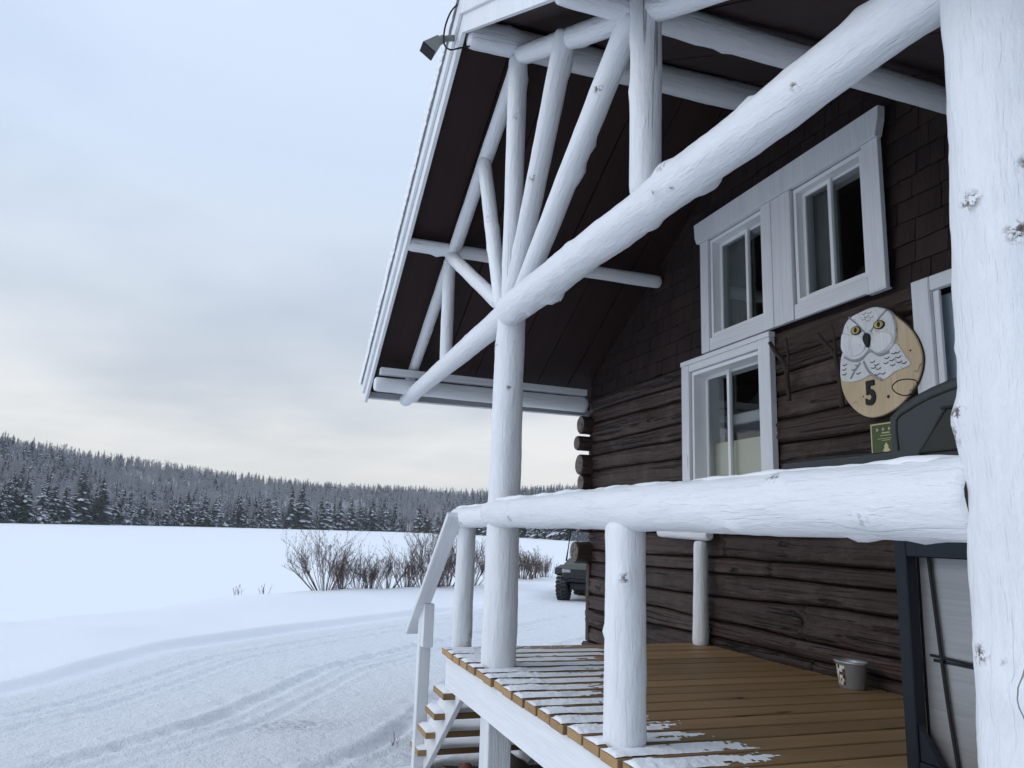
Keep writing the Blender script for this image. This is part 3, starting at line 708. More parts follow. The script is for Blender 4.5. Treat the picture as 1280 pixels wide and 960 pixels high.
log('post', (1.437, 2.80, DZ - .01), (1.437, 2.80, .05), .083, .078, 'white_log', deck, 3, 24, .035, 28, step=.03)
log('post', (1.485, 5.33, DZ - .22), (1.485, 5.31, .05), .070, .064, 'white_log', deck, 5, 25, .05)
log('post', (3.27, 5.16, DZ - .01), (3.265, 5.14, -.03), .060, .05, 'white_log', deck, 4, 26, .05)
log('stub_rail', (3.27, 5.02, .012), (3.27, 5.75, .03), .042, .042, 'white_log', deck, 2, 27)
rail = log('rail', (1.425, 4.55, .098), (1.462, 1.205, .102), .082, .092, 'white_log', deck, 16, 28, .045, 30, 'brown_log', .2, nub=.009, step=.03, bend=.006)
snowcap('rail_snow', (1.425, 4.5, .098), (1.462, 1.22, .102), .086, .05, .011, rail, 3)
rail2 = log('rail', (1.47, 4.50, .092), (1.462, 5.47, .082), .070, .074, 'white_log', deck, 3, 29, .05, roundend=.4)
snowcap('rail_snow', (1.47, 4.56, .092), (1.462, 5.42, .084), .073, .04, .01, rail2, 9)
box('support_post', (1.395, 4.37, GZ - .2), (1.535, 4.53, DZ - .255), 'white_log', deck, .006)
for q in (2.8, 1.2): box('support_post', (1.42, q, GZ - .2), (1.53, q + .12, DZ - .255), 'white_log', deck, .006)

# ------------------------------------------------------------------ stairs
st = empty('porch_stairs', (2.3, 5.75, GZ), 'open wooden porch stairs with snowy tan treads and white handrail', 'stairs')
def snow_pad(parent, x0, x1, y0, y1, z, hgt, seed):
    n, m = max(8, int((x1 - x0) / .03)), 12; v, f = [], []
    for i in range(n + 1):
        for j in range(m + 1):
            u, w_ = i / n, j / m; ed = min(1, min(i, n - i) / n * (x1 - x0) / .03, min(j, m - j) / m * (y1 - y0) / .03)
            x, y = x0 + (x1 - x0) * u, y0 + (y1 - y0) * w_
            v.append((x, y, z + .001 + hgt * max(0, ed) ** .5 * (.8 + .5 * noise.noise(Vector((x * 6, y * 6, seed))))))
    for i in range(n):
        for j in range(m): q = i * (m + 1) + j; f.append((q, q + m + 1, q + m + 2, q + 1))
    return mesh_obj('tread_snow', v, f, 'snow', parent, True)
for k in range(4):
    z = -1.085 - .183 * k; y = 5.295 + .25 * k; x0 = 1.365 + .006 * k
    t = box('tread', (x0, y, z - .042), (3.2, y + .29, z), 'deck', st, .004, end='deck_end')
    for f_ in t.data.polygons: f_.material_index = 1 if abs(f_.normal.z) > .9 else 0
    snow_pad(t, x0 + .004, 3.19, y + .006, y + .284, z, .022, k)
for x in (1.47, 2.3, 3.1):
    bar('stringer', (x, 5.20, -.96), (x, 6.32, -1.80), .04, .25, 'white_board', st, (0, 0, 1))
box('newel_post', (1.375, 6.14, GZ - .15), (1.465, 6.225, -.58), 'white_board', st, .005)
box('newel_block', (1.38, 6.05, -.90), (1.46, 6.137, -.575), 'white_board', st, .004)
bar('handrail', (1.375, 5.22, .10), (1.375, 6.42, -.83), .112, .038, 'white_board', st, (0, 0, 1))
box('newel_post', (3.10, 6.14, GZ - .15), (3.19, 6.225, -.55), 'white_board', st, .005)

# bare soil and boulders in the dry space under the deck
sx_, sy_ = np.meshgrid(np.linspace(1.55, 3.4, 24), np.linspace(.9, 5.9, 40), indexing='ij')
wob = .1 * vnoise(sx_, sy_, .3, 31)
sv = np.stack([sx_ + np.where(sx_ < 1.6, wob, 0), sy_, GZ + .05 + .06 * vnoise(sx_, sy_, .25, 30)], -1).reshape(-1, 3); si = np.arange(24 * 40).reshape(24, 40)
tag(grid_mesh('bare_soil', sv, np.stack([si[:-1, :-1], si[1:, :-1], si[1:, 1:], si[:-1, 1:]], -1).reshape(-1, 4), 'soil'), 'dark bare soil under the porch deck', kind='structure')
def rock(x, y, s, mat, label, seed):
    bm = bmesh.new(); bmesh.ops.create_icosphere(bm, subdivisions=3, radius=1)
    for v_ in bm.verts:
        q = v_.co.copy(); v_.co *= 1 + .28 * noise.noise(q * 1.3 + Vector((seed, 0, 0))) + .10 * noise.noise(q * 3.5 + Vector((0, seed, 0)))
        v_.co = Vector((v_.co.x * s[0], v_.co.y * s[1], v_.co.z * s[2]))
    o = bm_obj('boulder', bm, mat, None, Matrix.Translation((x, y, GZ + s[2] * .75)), True); tag(o, label, 'boulder', 'boulders under the porch')
rock(1.62, 5.55, (.10, .09, .10), 'rock_red', 'small reddish boulder beside the foot of the stair stringer', 1)
rock(1.85, 5.42, (.19, .13, .15), 'rock', 'brown boulder left of the square white post under the deck', 4)
rock(2.15, 4.85, (.20, .15, .17), 'rock', 'tall dark boulder just right of the square white post under the deck', 9)
rock(2.50, 4.75, (.22, .16, .14), 'rock', 'low brown boulder farthest right in the gap under the deck', 13)

# ------------------------------------------------------------------ things on the wall
BOARD = [(3.532, 1.26), (3.438, 1.306), (3.336, 1.311), (3.248, 1.272), (3.185, 1.215), (3.118, 1.147), (3.066, 1.063), (3.042, 0.972), (3.056, 0.893), (3.094, 0.827), (3.162, 0.761), (3.244, 0.715), (3.34, 0.69), (3.436, 0.695), (3.52, 0.74), (3.587, 0.808), (3.624, 0.883), (3.634, 0.966), (3.616, 1.068), (3.592, 1.18)]
HEAD = [(3.593, 1.174), (3.564, 1.256), (3.514, 1.296), (3.43, 1.309), (3.335, 1.313), (3.254, 1.282), (3.209, 1.24), (3.188, 1.175), (3.193, 1.106), (3.21, 1.066), (3.245, 1.041), (3.3, 1.034), (3.341, 1.048), (3.374, 1.08), (3.405, 1.059), (3.465, 1.037), (3.531, 1.053), (3.578, 1.089), (3.599, 1.135)]
BODY = [(3.601, 1.1), (3.531, 1.062), (3.464, 1.048), (3.381, 1.087), (3.313, 1.045), (3.209, 1.072), (3.178, 1.049), (3.143, 0.993), (3.11, 0.939), (3.162, 0.923), (3.215, 0.917), (3.277, 0.891), (3.325, 0.891), (3.378, 0.931), (3.466, 0.913), (3.556, 0.917), (3.617, 0.94), (3.625, 0.999)]
DISC_L = [(3.589, 1.168), (3.575, 1.211), (3.507, 1.19), (3.426, 1.16), (3.393, 1.112), (3.418, 1.073), (3.478, 1.054), (3.545, 1.071), (3.589, 1.115)]
DISC_R = [(3.359, 1.099), (3.351, 1.137), (3.305, 1.159), (3.237, 1.143), (3.2, 1.107), (3.223, 1.069), (3.272, 1.042), (3.327, 1.048)]
BEAK = [(3.385, 1.172), (3.364, 1.156), (3.361, 1.122), (3.378, 1.084), (3.397, 1.108), (3.409, 1.139), (3.401, 1.162)]
TICKS = [(3.402, 1.291), (3.359, 1.285), (3.382, 1.268), (3.347, 1.257), (3.405, 1.257), (3.369, 1.242), (3.58, 1.025), (3.589, 0.998), (3.587, 0.969), (3.482, 1.006), (3.513, 0.984), (3.478, 0.955), (3.366, 1.001), (3.339, 0.979), (3.361, 0.966), (3.327, 0.954), (3.262, 1.002), (3.27, 0.976), (3.229, 0.984), (3.225, 0.956), (3.213, 1.019), (3.183, 0.991), (3.178, 0.963), (3.147, 0.952), (3.187, 1.018), (3.295, 0.921), (3.337, 0.923)]
RING = [(3.247, 0.843), (3.212, 0.863), (3.154, 0.864), (3.092, 0.848), (3.079, 0.823), (3.103, 0.788), (3.161, 0.776), (3.218, 0.798), (3.246, 0.827)]
def closed(pts, k=4):
    n = len(pts); out_ = []
    for i in range(n):
        p0, p1, p2, p3 = (Vector((*pts[(i + j - 1) % n], 0)) for j in range(4))
        for j in range(k):
            t = j / k; q = .5 * ((2 * p1) + (p2 - p0) * t + (2 * p0 - 5 * p1 + 4 * p2 - p3) * t * t + (3 * p1 - p0 - 3 * p2 + p3) * t ** 3); out_.append((q.x, q.y))
    return out_
owl = empty('owl_sign', (3.33, 3.34, .69), 'oval pine sign with carved white snowy owl above a black 5', 'sign')
SXF = 3.285
prism_x('board', closed(BOARD), SXF, SXF + .045, 'pine', owl, .006)
prism_x('board_rim', closed([(3.34 + (y - 3.34) * 1.018, .99 + (z - .99) * 1.018) for y, z in BOARD]), SXF + .012, SXF + .043, 'bark', owl, .003)
body_ = prism_x('owl_body', closed(BODY, 3), SXF - .009, SXF + .01, 'owl_white', owl, .006)
head_ = prism_x('owl_head', closed(HEAD, 3), SXF - .019, SXF + .01, 'owl_white', owl, .009)
prism_x('face_disc', closed(DISC_L, 3), SXF - .026, SXF, 'owl_white', head_, .007)
prism_x('face_disc', closed(DISC_R, 3), SXF - .026, SXF, 'owl_white', head_, .007)
prism_x('beak', closed(BEAK, 3), SXF - .037, SXF, 'owl_black', head_, .006)
def ell(cy, cz, ry, rz, n=20, rot=0.): return [(cy + ry * math.cos(a) * math.cos(rot) - rz * math.sin(a) * math.sin(rot), cz + ry * math.cos(a) * math.sin(rot) + rz * math.sin(a) * math.cos(rot)) for a in (6.28318 * i / n for i in range(n))]
for (cy, cz) in ((3.465, 1.205), (3.291, 1.197)):
    eye = prism_x('eye', ell(cy, cz, .040, .026, 20, .15), SXF - .0275, SXF, 'owl_black', head_, .002)
    prism_x('iris', ell(cy, cz, .032, .020, 20, .15), SXF - .0295, SXF - .026, 'owl_eye', eye); prism_x('pupil', ell(cy - .003, cz + .001, .012, .015), SXF - .031, SXF - .028, 'owl_black', eye)
def stroke(name, pts, r, mat, par, x): tube(name, catmull([(x, y, z) for y, z in pts], 5), r, mat, par, 6)
stroke('brow', [(3.517, 1.297), (3.458, 1.241), (3.395, 1.169)], .0055, 'owl_grey', head_, SXF - .020)
stroke('brow', [(3.234, 1.269), (3.299, 1.23), (3.357, 1.172)], .0055, 'owl_grey', head_, SXF - .020)
stroke('wing_line', [(3.433, 1.014), (3.398, 0.951), (3.345, 0.908), (3.309, 0.889)], .008, 'owl_grey', body_, SXF - .009)
stroke('wing_line', [(3.54, 0.935), (3.503, 0.976), (3.459, 1.013)], .007, 'owl_grey', body_, SXF - .009)
stroke('chin_line', [(3.579, 1.070), (3.517, 1.036), (3.45, 1.032), (3.382, 1.066), (3.314, 1.028), (3.243, 1.033)], .007, 'owl_grey', body_, SXF - .010)
for (y, z) in TICKS:
    hd = z > 1.2; xk = SXF - (.020 if hd else .010)
    stroke('feather_mark', [(y + .017, z + .002), (y, z - .004), (y - .017, z + .003)], .0026, 'owl_grey' if hd else 'owl_black', head_ if hd else body_, xk)
stroke('knot_ring', RING + [RING[0]], .0035, 'bark', owl, SXF - .0005)
for (y, z, r) in ((3.278, .789, .010), (3.11, 1.013, .006), (3.459, .817, .005)): prism_x('knot', ell(y, z, r, r, 10), SXF - .0015, SXF + .004, 'bark', owl)
def text_mesh(name, s, size, loc, mat, par, extrude=.003, offset=0., rotm=None, sx=1.):
    cu = bpy.data.curves.new(name, 'FONT'); cu.body = s; cu.size = size; cu.extrude = extrude; cu.offset = offset; cu.align_x = 'CENTER'; cu.align_y = 'CENTER'; cu.resolution_u = 4
    t = bpy.data.objects.new('tmp', cu); C.objects.link(t); dg = bpy.context.evaluated_depsgraph_get(); me = bpy.data.meshes.new_from_object(t.evaluated_get(dg))
    bpy.data.objects.remove(t); bpy.data.curves.remove(cu)
    me.materials.clear(); me.materials.append(MT[mat]); o = bpy.data.objects.new(name, me); C.objects.link(o)
    # text faces -x: its right is -y, its up is z
    B = Matrix(((0, 0, -1, 0), (-sx, 0, 0, 0), (0, 1, 0, 0), (0, 0, 0, 1))); B.translation = loc; o.matrix_basis = B; attach(o, par); return o
text_mesh('numeral', '5', .185, (SXF - .004, 3.40, .822), 'owl_black', owl, .005, .007, sx=.85)

plq = box('plaque', (3.318, 3.235, .445), (3.328, 3.452, .655), 'green', None, .002)
tag(plq, 'small green and gold plaque with stars and a fir tree below the owl sign', 'plaque')
for a, b, c, d in ((3.235, 3.452, .648, .655), (3.235, 3.452, .445, .452), (3.445, 3.452, .452, .648), (3.235, 3.242, .452, .648)): box('border', (3.3155, a, c), (3.3178, b, d), 'gold', plq, 0)
for y in (3.405, 3.362, 3.319, 3.276):
    prism_x('star', [(y + (.011 if i % 2 == 0 else .005) * math.sin(i * math.pi / 5), .620 + (.011 if i % 2 == 0 else .005) * math.cos(i * math.pi / 5)) for i in range(10)], 3.3155, 3.3178, 'gold', plq)
for z, ww, h in ((.597, .055, .006), (.584, .08, .003), (.567, .12, .0025), (.557, .06, .0025)): box('print_line', (3.3155, 3.345 - ww / 2, z), (3.3178, 3.345 + ww / 2, z + h), 'gold', plq, 0)
fir = [(0, .075), (.018, .05), (.009, .05), (.028, .026), (.013, .026), (.036, 0), (.006, 0), (.006, -.012), (-.006, -.012), (-.006, 0), (-.036, 0), (-.013, .026), (-.028, .026), (-.009, .05), (-.018, .05)]
prism_x('fir_emblem', [(3.345 + a, .472 + b) for a, b in fir], 3.3155, 3.3178, 'gold', plq)

def hook(pts, fork, r, label):
    o = tube('branch_hook', catmull(pts, 6), r, 'bark', None, 7, r * 1.15); tube('prong', catmull(fork, 5), r * .9, 'bark', o, 6, r * .5)
    tag(o, label, 'hook', 'forked branch hooks on the cabin wall')
hook([(3.20, 4.17, 1.29), (3.24, 4.16, 1.22), (3.275, 4.118, 1.13), (3.285, 4.108, 1.0), (3.29, 4.105, .89)], [(3.285, 4.108, 1.06), (3.27, 4.075, 1.14), (3.25, 4.055, 1.22), (3.24, 4.052, 1.30)], .013, 'dark forked branch hook right beside the lower white window')
hook([(3.22, 3.735, 1.245), (3.25, 3.70, 1.17), (3.28, 3.663, 1.10), (3.288, 3.645, .95), (3.29, 3.632, .78)], [(3.28, 3.66, 1.08), (3.27, 3.648, 1.15), (3.25, 3.63, 1.22), (3.23, 3.625, 1.28)], .013, 'dark forked branch hook half behind the left edge of the owl sign')

# floodlight and its cable at the gable peak
fl = empty('floodlight', (1.03, 4.50, 3.16), 'grey cast floodlight sticking out from the gable peak', 'lamp')
def frust(name, a, b, ra, rb, mat, par, n=4, rot=.785):
    a, b = Vector(a), Vector(b); z = (b - a).normalized(); x = Vector((0, 0, 1)).cross(z).normalized(); y = z.cross(x); v = []
    for p, r in ((a, ra), (b, rb)):
        for j in range(n):
            t = 6.28318 * j / n + rot; v.append(p - a + (x * math.cos(t) + y * math.sin(t)) * r)
    f = [(j, (j + 1) % n, n + (j + 1) % n, n + j) for j in range(n)] + [tuple(range(n - 1, -1, -1)), tuple(range(n, 2 * n))]
    return mesh_obj(name, v, f, mat, par, n > 8, Matrix.Translation(a))
frust('bracket', (1.03, 4.50, 3.20), (.955, 4.50, 3.175), .022, .020, 'lamp_body', fl, 12)
frust('elbow', (.965, 4.50, 3.18), (.925, 4.50, 3.15), .026, .030, 'lamp_body', fl, 12)
hd_ = frust('lamp_head', (.935, 4.50, 3.165), (.86, 4.50, 3.065), .034, .068, 'lamp_body', fl)
frust('lens_frame', (.8595, 4.50, 3.0645), (.853, 4.50, 3.055), .070, .066, 'black', hd_)
cab = tube('lamp_cable', catmull([(1.12, 4.40, 3.10), (1.04, 4.36, 3.04), (.985, 4.40, 3.04), (.955, 4.45, 3.11), (.955, 4.45, 3.22), (.98, 4.42, 3.32), (1.02, 4.40, 3.38)], 6), .006, 'black', fl)

# ------------------------------------------------------------------ things on the deck
gr = empty('gas_grill', (2.42, 1.75, DZ), 'charcoal gas grill with side shelf standing behind the snowy rail', 'grill')
gx0, gx1, gy0, gy1 = 2.17, 2.62, 1.15, 2.185
for x in (gx0, gx1 - .05):
    for y in (gy0, gy1 - .05): box('leg', (x, y, DZ), (x + .05, y + .05, .02), 'dark_steel', gr, .004)
box('top_bar', (gx0 + .001, gy0 + .052, -.045), (gx0 + .045, gy1 - .052, .018), 'dark_steel', gr, .004)
box('bottom_bar', (gx0 + .001, gy0 + .052, DZ + .02), (gx0 + .045, gy1 - .052, DZ + .075), 'dark_steel', gr, .004)
box('side_panel', (gx0 + .066, gy1 - .045, DZ + .03), (gx1 - .052, gy1 - .030, .0), 'dark_steel', gr, .003)
box('side_panel', (gx0 + .052, gy0 + .060, DZ + .03), (gx1 - .052, gy0 + .075, .0), 'dark_steel', gr, .003)
prism_x('gusset', [(gy1 - .052, DZ + .078), (gy1 - .13, DZ + .078), (gy1 - .052, DZ + .19)], gx0 + .01, gx0 + .03, 'dark_steel', gr)
shf = box('cabinet_panel', (gx0 + .055, gy0 + .08, DZ + .05), (gx0 + .063, gy1 - .055, .02), 'inox', gr, .001)
box('seam', (gx0 + 0.0520, gy0 + .09, -.385), (gx0 + 0.0545, gy1 - .09, -.375), 'dark_steel', shf, 0)
box('rating_label', (gx0 + 0.0535, 1.70, -.24), (gx0 + 0.0548, 1.86, -.06), 'zinc', shf, 0)
for i in range(6): box('label_line', (gx0 + 0.0525, 1.72, -.09 - i * .024), (gx0 + 0.0534, 1.845, -.084 - i * .024), 'plastic', shf, 0)
tube('gas_hose', catmull([(gx0 + .045, 2.085, .01), (gx0 + .046, 2.066, -.25), (gx0 + .046, 2.045, -.5), (gx0 + .046, 2.02, DZ + .07)], 6), .006, 'black', gr, 8)
tube('cable', catmull([(gx0 + .047, 2.10, -.365), (gx0 + .047, 1.95, -.37), (gx0 + .047, 1.86, -.372), (gx0 + .047, 1.75, -.395), (gx0 + .047, 1.6, -.39)], 6), .005, 'black', gr)
box('firebox', (gx0 - .03, gy0 + .02, .022), (gx1 + .03, gy1 - .03, .265), 'dark_steel', gr, .03)
def rounded(y0, y1, z0, z1, rt, n=8):
    o_ = [(y1, z0), (y0, z0)]
    for (cy, cz, a0) in ((y0 + rt, z1 - rt, math.pi), (y1 - rt, z1 - rt, math.pi / 2)):
        for i in range(n + 1):
            a = a0 - (math.pi / 2) * i / n; o_.append((cy + rt * math.cos(a), cz + rt * math.sin(a)))
    return o_
def lidline(y0, y1, z0, zl, zh):
    """lid outline: short upright ends, corner, then a long gentle arch"""
    o_ = [(y1, z0), (y0, z0), (y0, zl)]
    for i in range(1, 16):
        t = i / 16; o_.append((y0 + (y1 - y0) * t, zl + (zh - zl) * (1 - abs(2 * t - 1) ** 2.6) ** .8))
    return o_ + [(y1, zl)]
ld = prism_x('lid', lidline(gy0 - .005, gy1 - .03, .27, .445, .55), gx0 - .02, gx1 + .02, 'lid', gr, .018)
gp = [p for p in lidline(gy0 + .035, gy1 - .07, .30, .425, .512)][2:]
stroke('lid_groove', [(gy0 + .035, .32)] + gp + [(gy1 - .07, .32)], .0045, 'lid_dark', ld, gx0 - .021)
prism_x('vent_cover', [(gy1 - .17, .30), (gy0 + .17, .30), (gy0 + .29, .435), (gy1 - .29, .435)], gx0 - .035, gx0 - .019, 'lid_dark', ld, .006)
stroke('vent_edge', [(gy1 - .162, .298), (gy1 - .22, .366), (gy1 - .275, .432), (gy1 - .30, .442), (gy0 + .30, .442)], .006, 'black', ld, gx0 - .024)
prism_x('side_shelf', rounded(gy1 - .02, gy1 + .62, .27, .328, .028), gx0 + .02, gx1 - .02, 'lid', gr, .012)
prism_x('side_shelf', rounded(gy0 - .50, gy0 - .022, .255, .312, .028), gx0 + .02, gx1 - .02, 'lid', gr, .012)
# oval tin pail
pl = empty('tin_pail', (3.20, 3.565, DZ), 'small oval tin pail with a printed label standing by the log wall', 'pail')
def oval(name, prof, mat, par, ax=1.0, ay=1.35, n=32, rim=0):
    v, f = [], []
    for r, z in prof:
        for j in range(n): t = 6.28318 * j / n; v.append((r * ax * math.cos(t), r * ay * math.sin(t), z))
    for i in range(len(prof) - 1):
        for j in range(n): f.append((i * n + j, i * n + (j + 1) % n, (i + 1) * n + (j + 1) % n, (i + 1) * n + j))
    return mesh_obj(name, v, f, mat, par, True, Matrix.Translation((3.20, 3.565, DZ)))
oval('bucket', [(.001, .001), (.052, .001), (.056, .006), (.068, .128), (.072, .134), (.072, .140), (.067, .141), (.064, .130), (.052, .012), (.001, .010)], 'zinc', pl)
oval('rim', [(.072, .130), (.076, .134), (.076, .142), (.071, .145), (.067, .142)], 'zinc', pl)
v, f, fm = [], [], []
for i in range(7):
    for j in range(9):
        z = .02 + .1 * i / 6; r = .0565 + .012 * (z / .128) + .0008; t = math.pi * .82 + j * .10
        v.append((r * math.cos(t), r * 1.35 * math.sin(t), z))
for i in range(6):
    for j in range(8): f.append((i * 9 + j, i * 9 + j + 1, (i + 1) * 9 + j + 1, (i + 1) * 9 + j)); fm.append(rnd.choice([0, 0, 0, 1, 2, 3]))
mesh_obj('label', v, f, ['sticker', 'owl_black', 'owl_eye', 'rock_red'], pl, True, Matrix.Translation((3.20, 3.565, DZ)), fm)

# ------------------------------------------------------------------ utility vehicle behind the cabin corner
UG = gz(8.5, 20)
HEADING = math.atan2(-.80, -.60)
ut = empty('utility_vehicle', (0, 0, 0), 'khaki and black side by side utility vehicle parked behind the cabin corner', 'vehicle')
wheel_pos = [(1.0, -.62), (1.0, .62), (-.95, -.62), (-.95, .62)]     # local: front = +x ; front right wheel is the one in view
cH, sH = math.cos(HEADING), math.sin(HEADING)
tx, ty = 8.30 , 19.75
ox, oy = tx - (cH * 1.0 + sH * .62), ty - (sH * 1.0 - cH * .62)
UM = Matrix.Translation((ox, oy, UG)) @ Matrix.Rotation(HEADING, 4, 'Z')
ut.matrix_basis = UM
def ubox(name, lo, hi, mat, par=None, bevel=.03):
    lo, hi = Vector(lo), Vector(hi); bm = bmesh.new(); bmesh.ops.create_cube(bm, size=1); bmesh.ops.scale(bm, vec=hi - lo, verts=bm.verts)
    if bevel: bmesh.ops.bevel(bm, geom=bm.edges[:], offset=bevel, segments=2, affect='EDGES', profile=.5)
    return bm_obj(name, bm, mat, par or ut, UM @ Matrix.Translation((lo + hi) / 2))
def uprism(name, pts, y0, y1, mat, par=None, bevel=.02):
    bm = bmesh.new(); vv = [bm.verts.new((p[0], y0, p[1])) for p in pts]; f = bm.faces.new(vv); r_ = bmesh.ops.extrude_face_region(bm, geom=[f])
    for v_ in r_['geom']:
        if isinstance(v_, bmesh.types.BMVert): v_.co.y = y1
    bmesh.ops.recalc_face_normals(bm, faces=bm.faces)
    if bevel: bmesh.ops.bevel(bm, geom=bm.edges[:], offset=bevel, segments=2, affect='EDGES', profile=.5)
    return bm_obj(name, bm, mat, par or ut, UM)
def upipe(name, pts, r, mat='plastic', par=None): return tube(name, [UM @ Vector(p) for p in pts], r, mat, par or ut, 8)
def wheel(x, y):
    rad, wd = .385, .29; n = 44
    c = UM @ Matrix.Translation((x, y, rad))
    prof = [(.20, -.5), (.30, -.5), (.345, -.46), (.368, -.36), (.372, -.1), (.372, .1), (.368, .36), (.345, .46), (.30, .5), (.20, .5)]
    v, f = [], []
    for r, t in prof:
        for j in range(n): a = 6.28318 * j / n; v.append((r * math.cos(a), t * wd, r * math.sin(a)))
    for i in range(len(prof) - 1):
        for j in range(n): f.append((i * n + j, (i + 1) * n + j, (i + 1) * n + (j + 1) % n, i * n + (j + 1) % n))
    wh = mesh_obj('wheel', v, f, 'tyre', ut, True, c)
    v, f, fm = [], [], []
    for k in range(22):
        for sgn in (-1, 1):
            a = 6.28318 * (k + .25 * sgn) / 22; da = .075; t0, t1 = (.02, .47)
            base = len(v)
            for rr in (.366, .398):
                for (aa, tt) in ((a - da, t0), (a + da, t0), (a + da + .05, t1), (a - da + .05, t1)):
                    v.append((rr * math.cos(aa), sgn * tt * wd, rr * math.sin(aa)))
            f += [tuple(base + i for i in q) for q in ((4, 5, 6, 7), (0, 1, 5, 4), (1, 2, 6, 5), (2, 3, 7, 6), (3, 0, 4, 7))]; fm += [0, 1, 0, 0, 1] if rnd.random() < .75 else [0] * 5
    mesh_obj('tread_lug', v, f, ['tyre', 'snow'], wh, False, c, fm)
    v, f = [], []
    for r, t in ((.205, .30), (.19, .22), (.08, .18), (.05, .26), (.0, .26)):
        for j in range(24): a = 6.28318 * j / 24; v.append((r * math.cos(a), t * wd * (1 if y > 0 else -1), r * math.sin(a)))
    for i in range(4):
        for j in range(24): f.append((i * 24 + j, (i + 1) * 24 + j, (i + 1) * 24 + (j + 1) % 24, i * 24 + (j + 1) % 24))
    mesh_obj('rim', v, f, 'rim', wh, True, c)
    v2 = [(p[0] * .98, -p[1] * .7, p[2] * .98) for p in v]; mesh_obj('brake_drum', v2, f, 'rim', wh, True, c)
for (x, y) in wheel_pos: wheel(x, y)
ubox('chassis', (-1.25, -.42, .30), (1.2, .42, .48), 'plastic'); ubox('floor_tub', (-.45, -.68, .42), (.55, .68, .58), 'plastic')
uprism('hood', [(.55, .58), (1.32, .62), (1.36, .80), (1.18, .95), (.55, 1.10)], -.60, .60, 'khaki')
uprism('front_grille', [(1.33, .50), (1.42, .52), (1.42, .84), (1.36, .84)], -.52, .52, 'plastic', None, .01)
for s_ in (-1, 1):
    ubox('headlight', (1.34, s_ * .46 - .12, .74), (1.425, s_ * .46 + .12, .83), 'zinc', None, .02)
    uprism('fender', [(.60, .80), (.68, .92), (1.28, .86), (1.36, .70), (1.30, .68), (1.18, .80), (.78, .84)], s_ * .60, s_ * .80, 'plastic', None, .01)
    uprism('fender', [(-1.38, .80), (-1.26, .92), (-.62, .92), (-.5, .80), (-.62, .84), (-1.26, .84)], s_ * .60, s_ * .80, 'plastic', None, .01)
    ubox('door', (-.40, s_ * .66 - .02, .56), (.52, s_ * .66 + .02, .98), 'khaki', None, .015)
    upipe('cage_bar', [(.62, s_ * .66, 1.02), (.30, s_ * .62, 1.85), (-.60, s_ * .62, 1.88), (-.62, s_ * .66, .9)], .028)
upipe('cage_bar', [(.30, -.62, 1.85), (.30, .62, 1.85)], .028); upipe('cage_bar', [(-.60, -.62, 1.88), (-.60, .62, 1.88)], .028)
ubox('roof_panel', (-.64, -.66, 1.885), (.36, .66, 1.93), 'plastic', None, .015)
uprism('windshield', [(.61, 1.05), (.325, 1.80), (.318, 1.80), (.603, 1.05)], -.60, .60, 'glass', None, 0)
for s_ in (-1, 1): ubox('seat', (-.42, s_ * .32 - .26, .58), (.08, s_ * .32 + .26, .74), 'black'); ubox('seat_back', (-.52, s_ * .32 - .26, .70), (-.40, s_ * .32 + .26, 1.25), 'black')
upipe('steering_wheel', [(.28 + .06 * math.cos(a), .32 + .17 * math.cos(a + 1.57), 1.02 + .15 * math.cos(a)) for a in (i * .5236 for i in range(13))], .015)
ubox('cargo_bed', (-1.45, -.66, .80), (-.66, .66, 1.10), 'khaki'); upipe('bumper', [(1.44, -.5, .55), (1.50, -.3, .62), (1.50, .3, .62), (1.44, .5, .55)], .03)
for s_ in (-1, 1): upipe('suspension_arm', [(1.0, s_ * .22, .42), (1.0, s_ * .56, .375)], .035); upipe('suspension_arm', [(-.95, s_ * .22, .42), (-.95, s_ * .56, .375)], .035)

# ------------------------------------------------------------------ shrubs along the lake bank
def shrub_mesh(seed, stems, height, spread, mat, thin=1.0, buds=True, depth=3, kink=.35):
    rr = random.Random(seed); v, f = [], []
    def seg(a, b, ra, rb):
        d = (b - a).normalized(); x = d.orthogonal().normalized(); y = d.cross(x); k = len(v)
        for p, r in ((a, ra), (b, rb)):
            for j in range(3): t = j * 2.0944; v.append(p + (x * math.cos(t) + y * math.sin(t)) * r)
        for j in range(3): f.append((k + j, k + (j + 1) % 3, k + 3 + (j + 1) % 3, k + 3 + j))
    def grow(p, d, L, r, lev):
        n = 4 if lev < depth else 3
        for i in range(n):
            q = p + d * (L / n); seg(p, q, r * (1 - i / n * .5), r * (1 - (i + 1) / n * .5)); p = q
            d = (d + Vector((rr.uniform(-1, 1), rr.uniform(-1, 1), rr.uniform(-.3, .8))) * kink * .35).normalized()
            if lev < depth and (i > 0 or lev > 0):
                for _ in range(rr.choice((0, 1, 1, 1, 2))):
                    nd = (d + Vector((rr.uniform(-1, 1), rr.uniform(-1, 1), rr.uniform(-.2, .7))) * .75).normalized(); grow(p, nd, L * rr.uniform(.38, .62), r * .55, lev + 1)
        if buds and rr.random() < .22:
            seg(p, p + Vector((rr.uniform(-.02, .02), rr.uniform(-.02, .02), .04)), .008, .003)
    for s in range(stems):
        a = rr.uniform(0, 6.283); t = rr.uniform(0, 1) ** .7 * spread
        d = Vector((math.cos(a) * t, math.sin(a) * t, 1)).normalized()
        grow(Vector((math.cos(a) * t * .3, math.sin(a) * t * .3, -.05)), d, height * rr.uniform(.6, 1.0), .012 * thin, 0)
    me = bpy.data.meshes.new('shrub'); me.from_pydata([tuple(p) for p in v], [], f); me.materials.append(MT[mat]); me.update(); return me
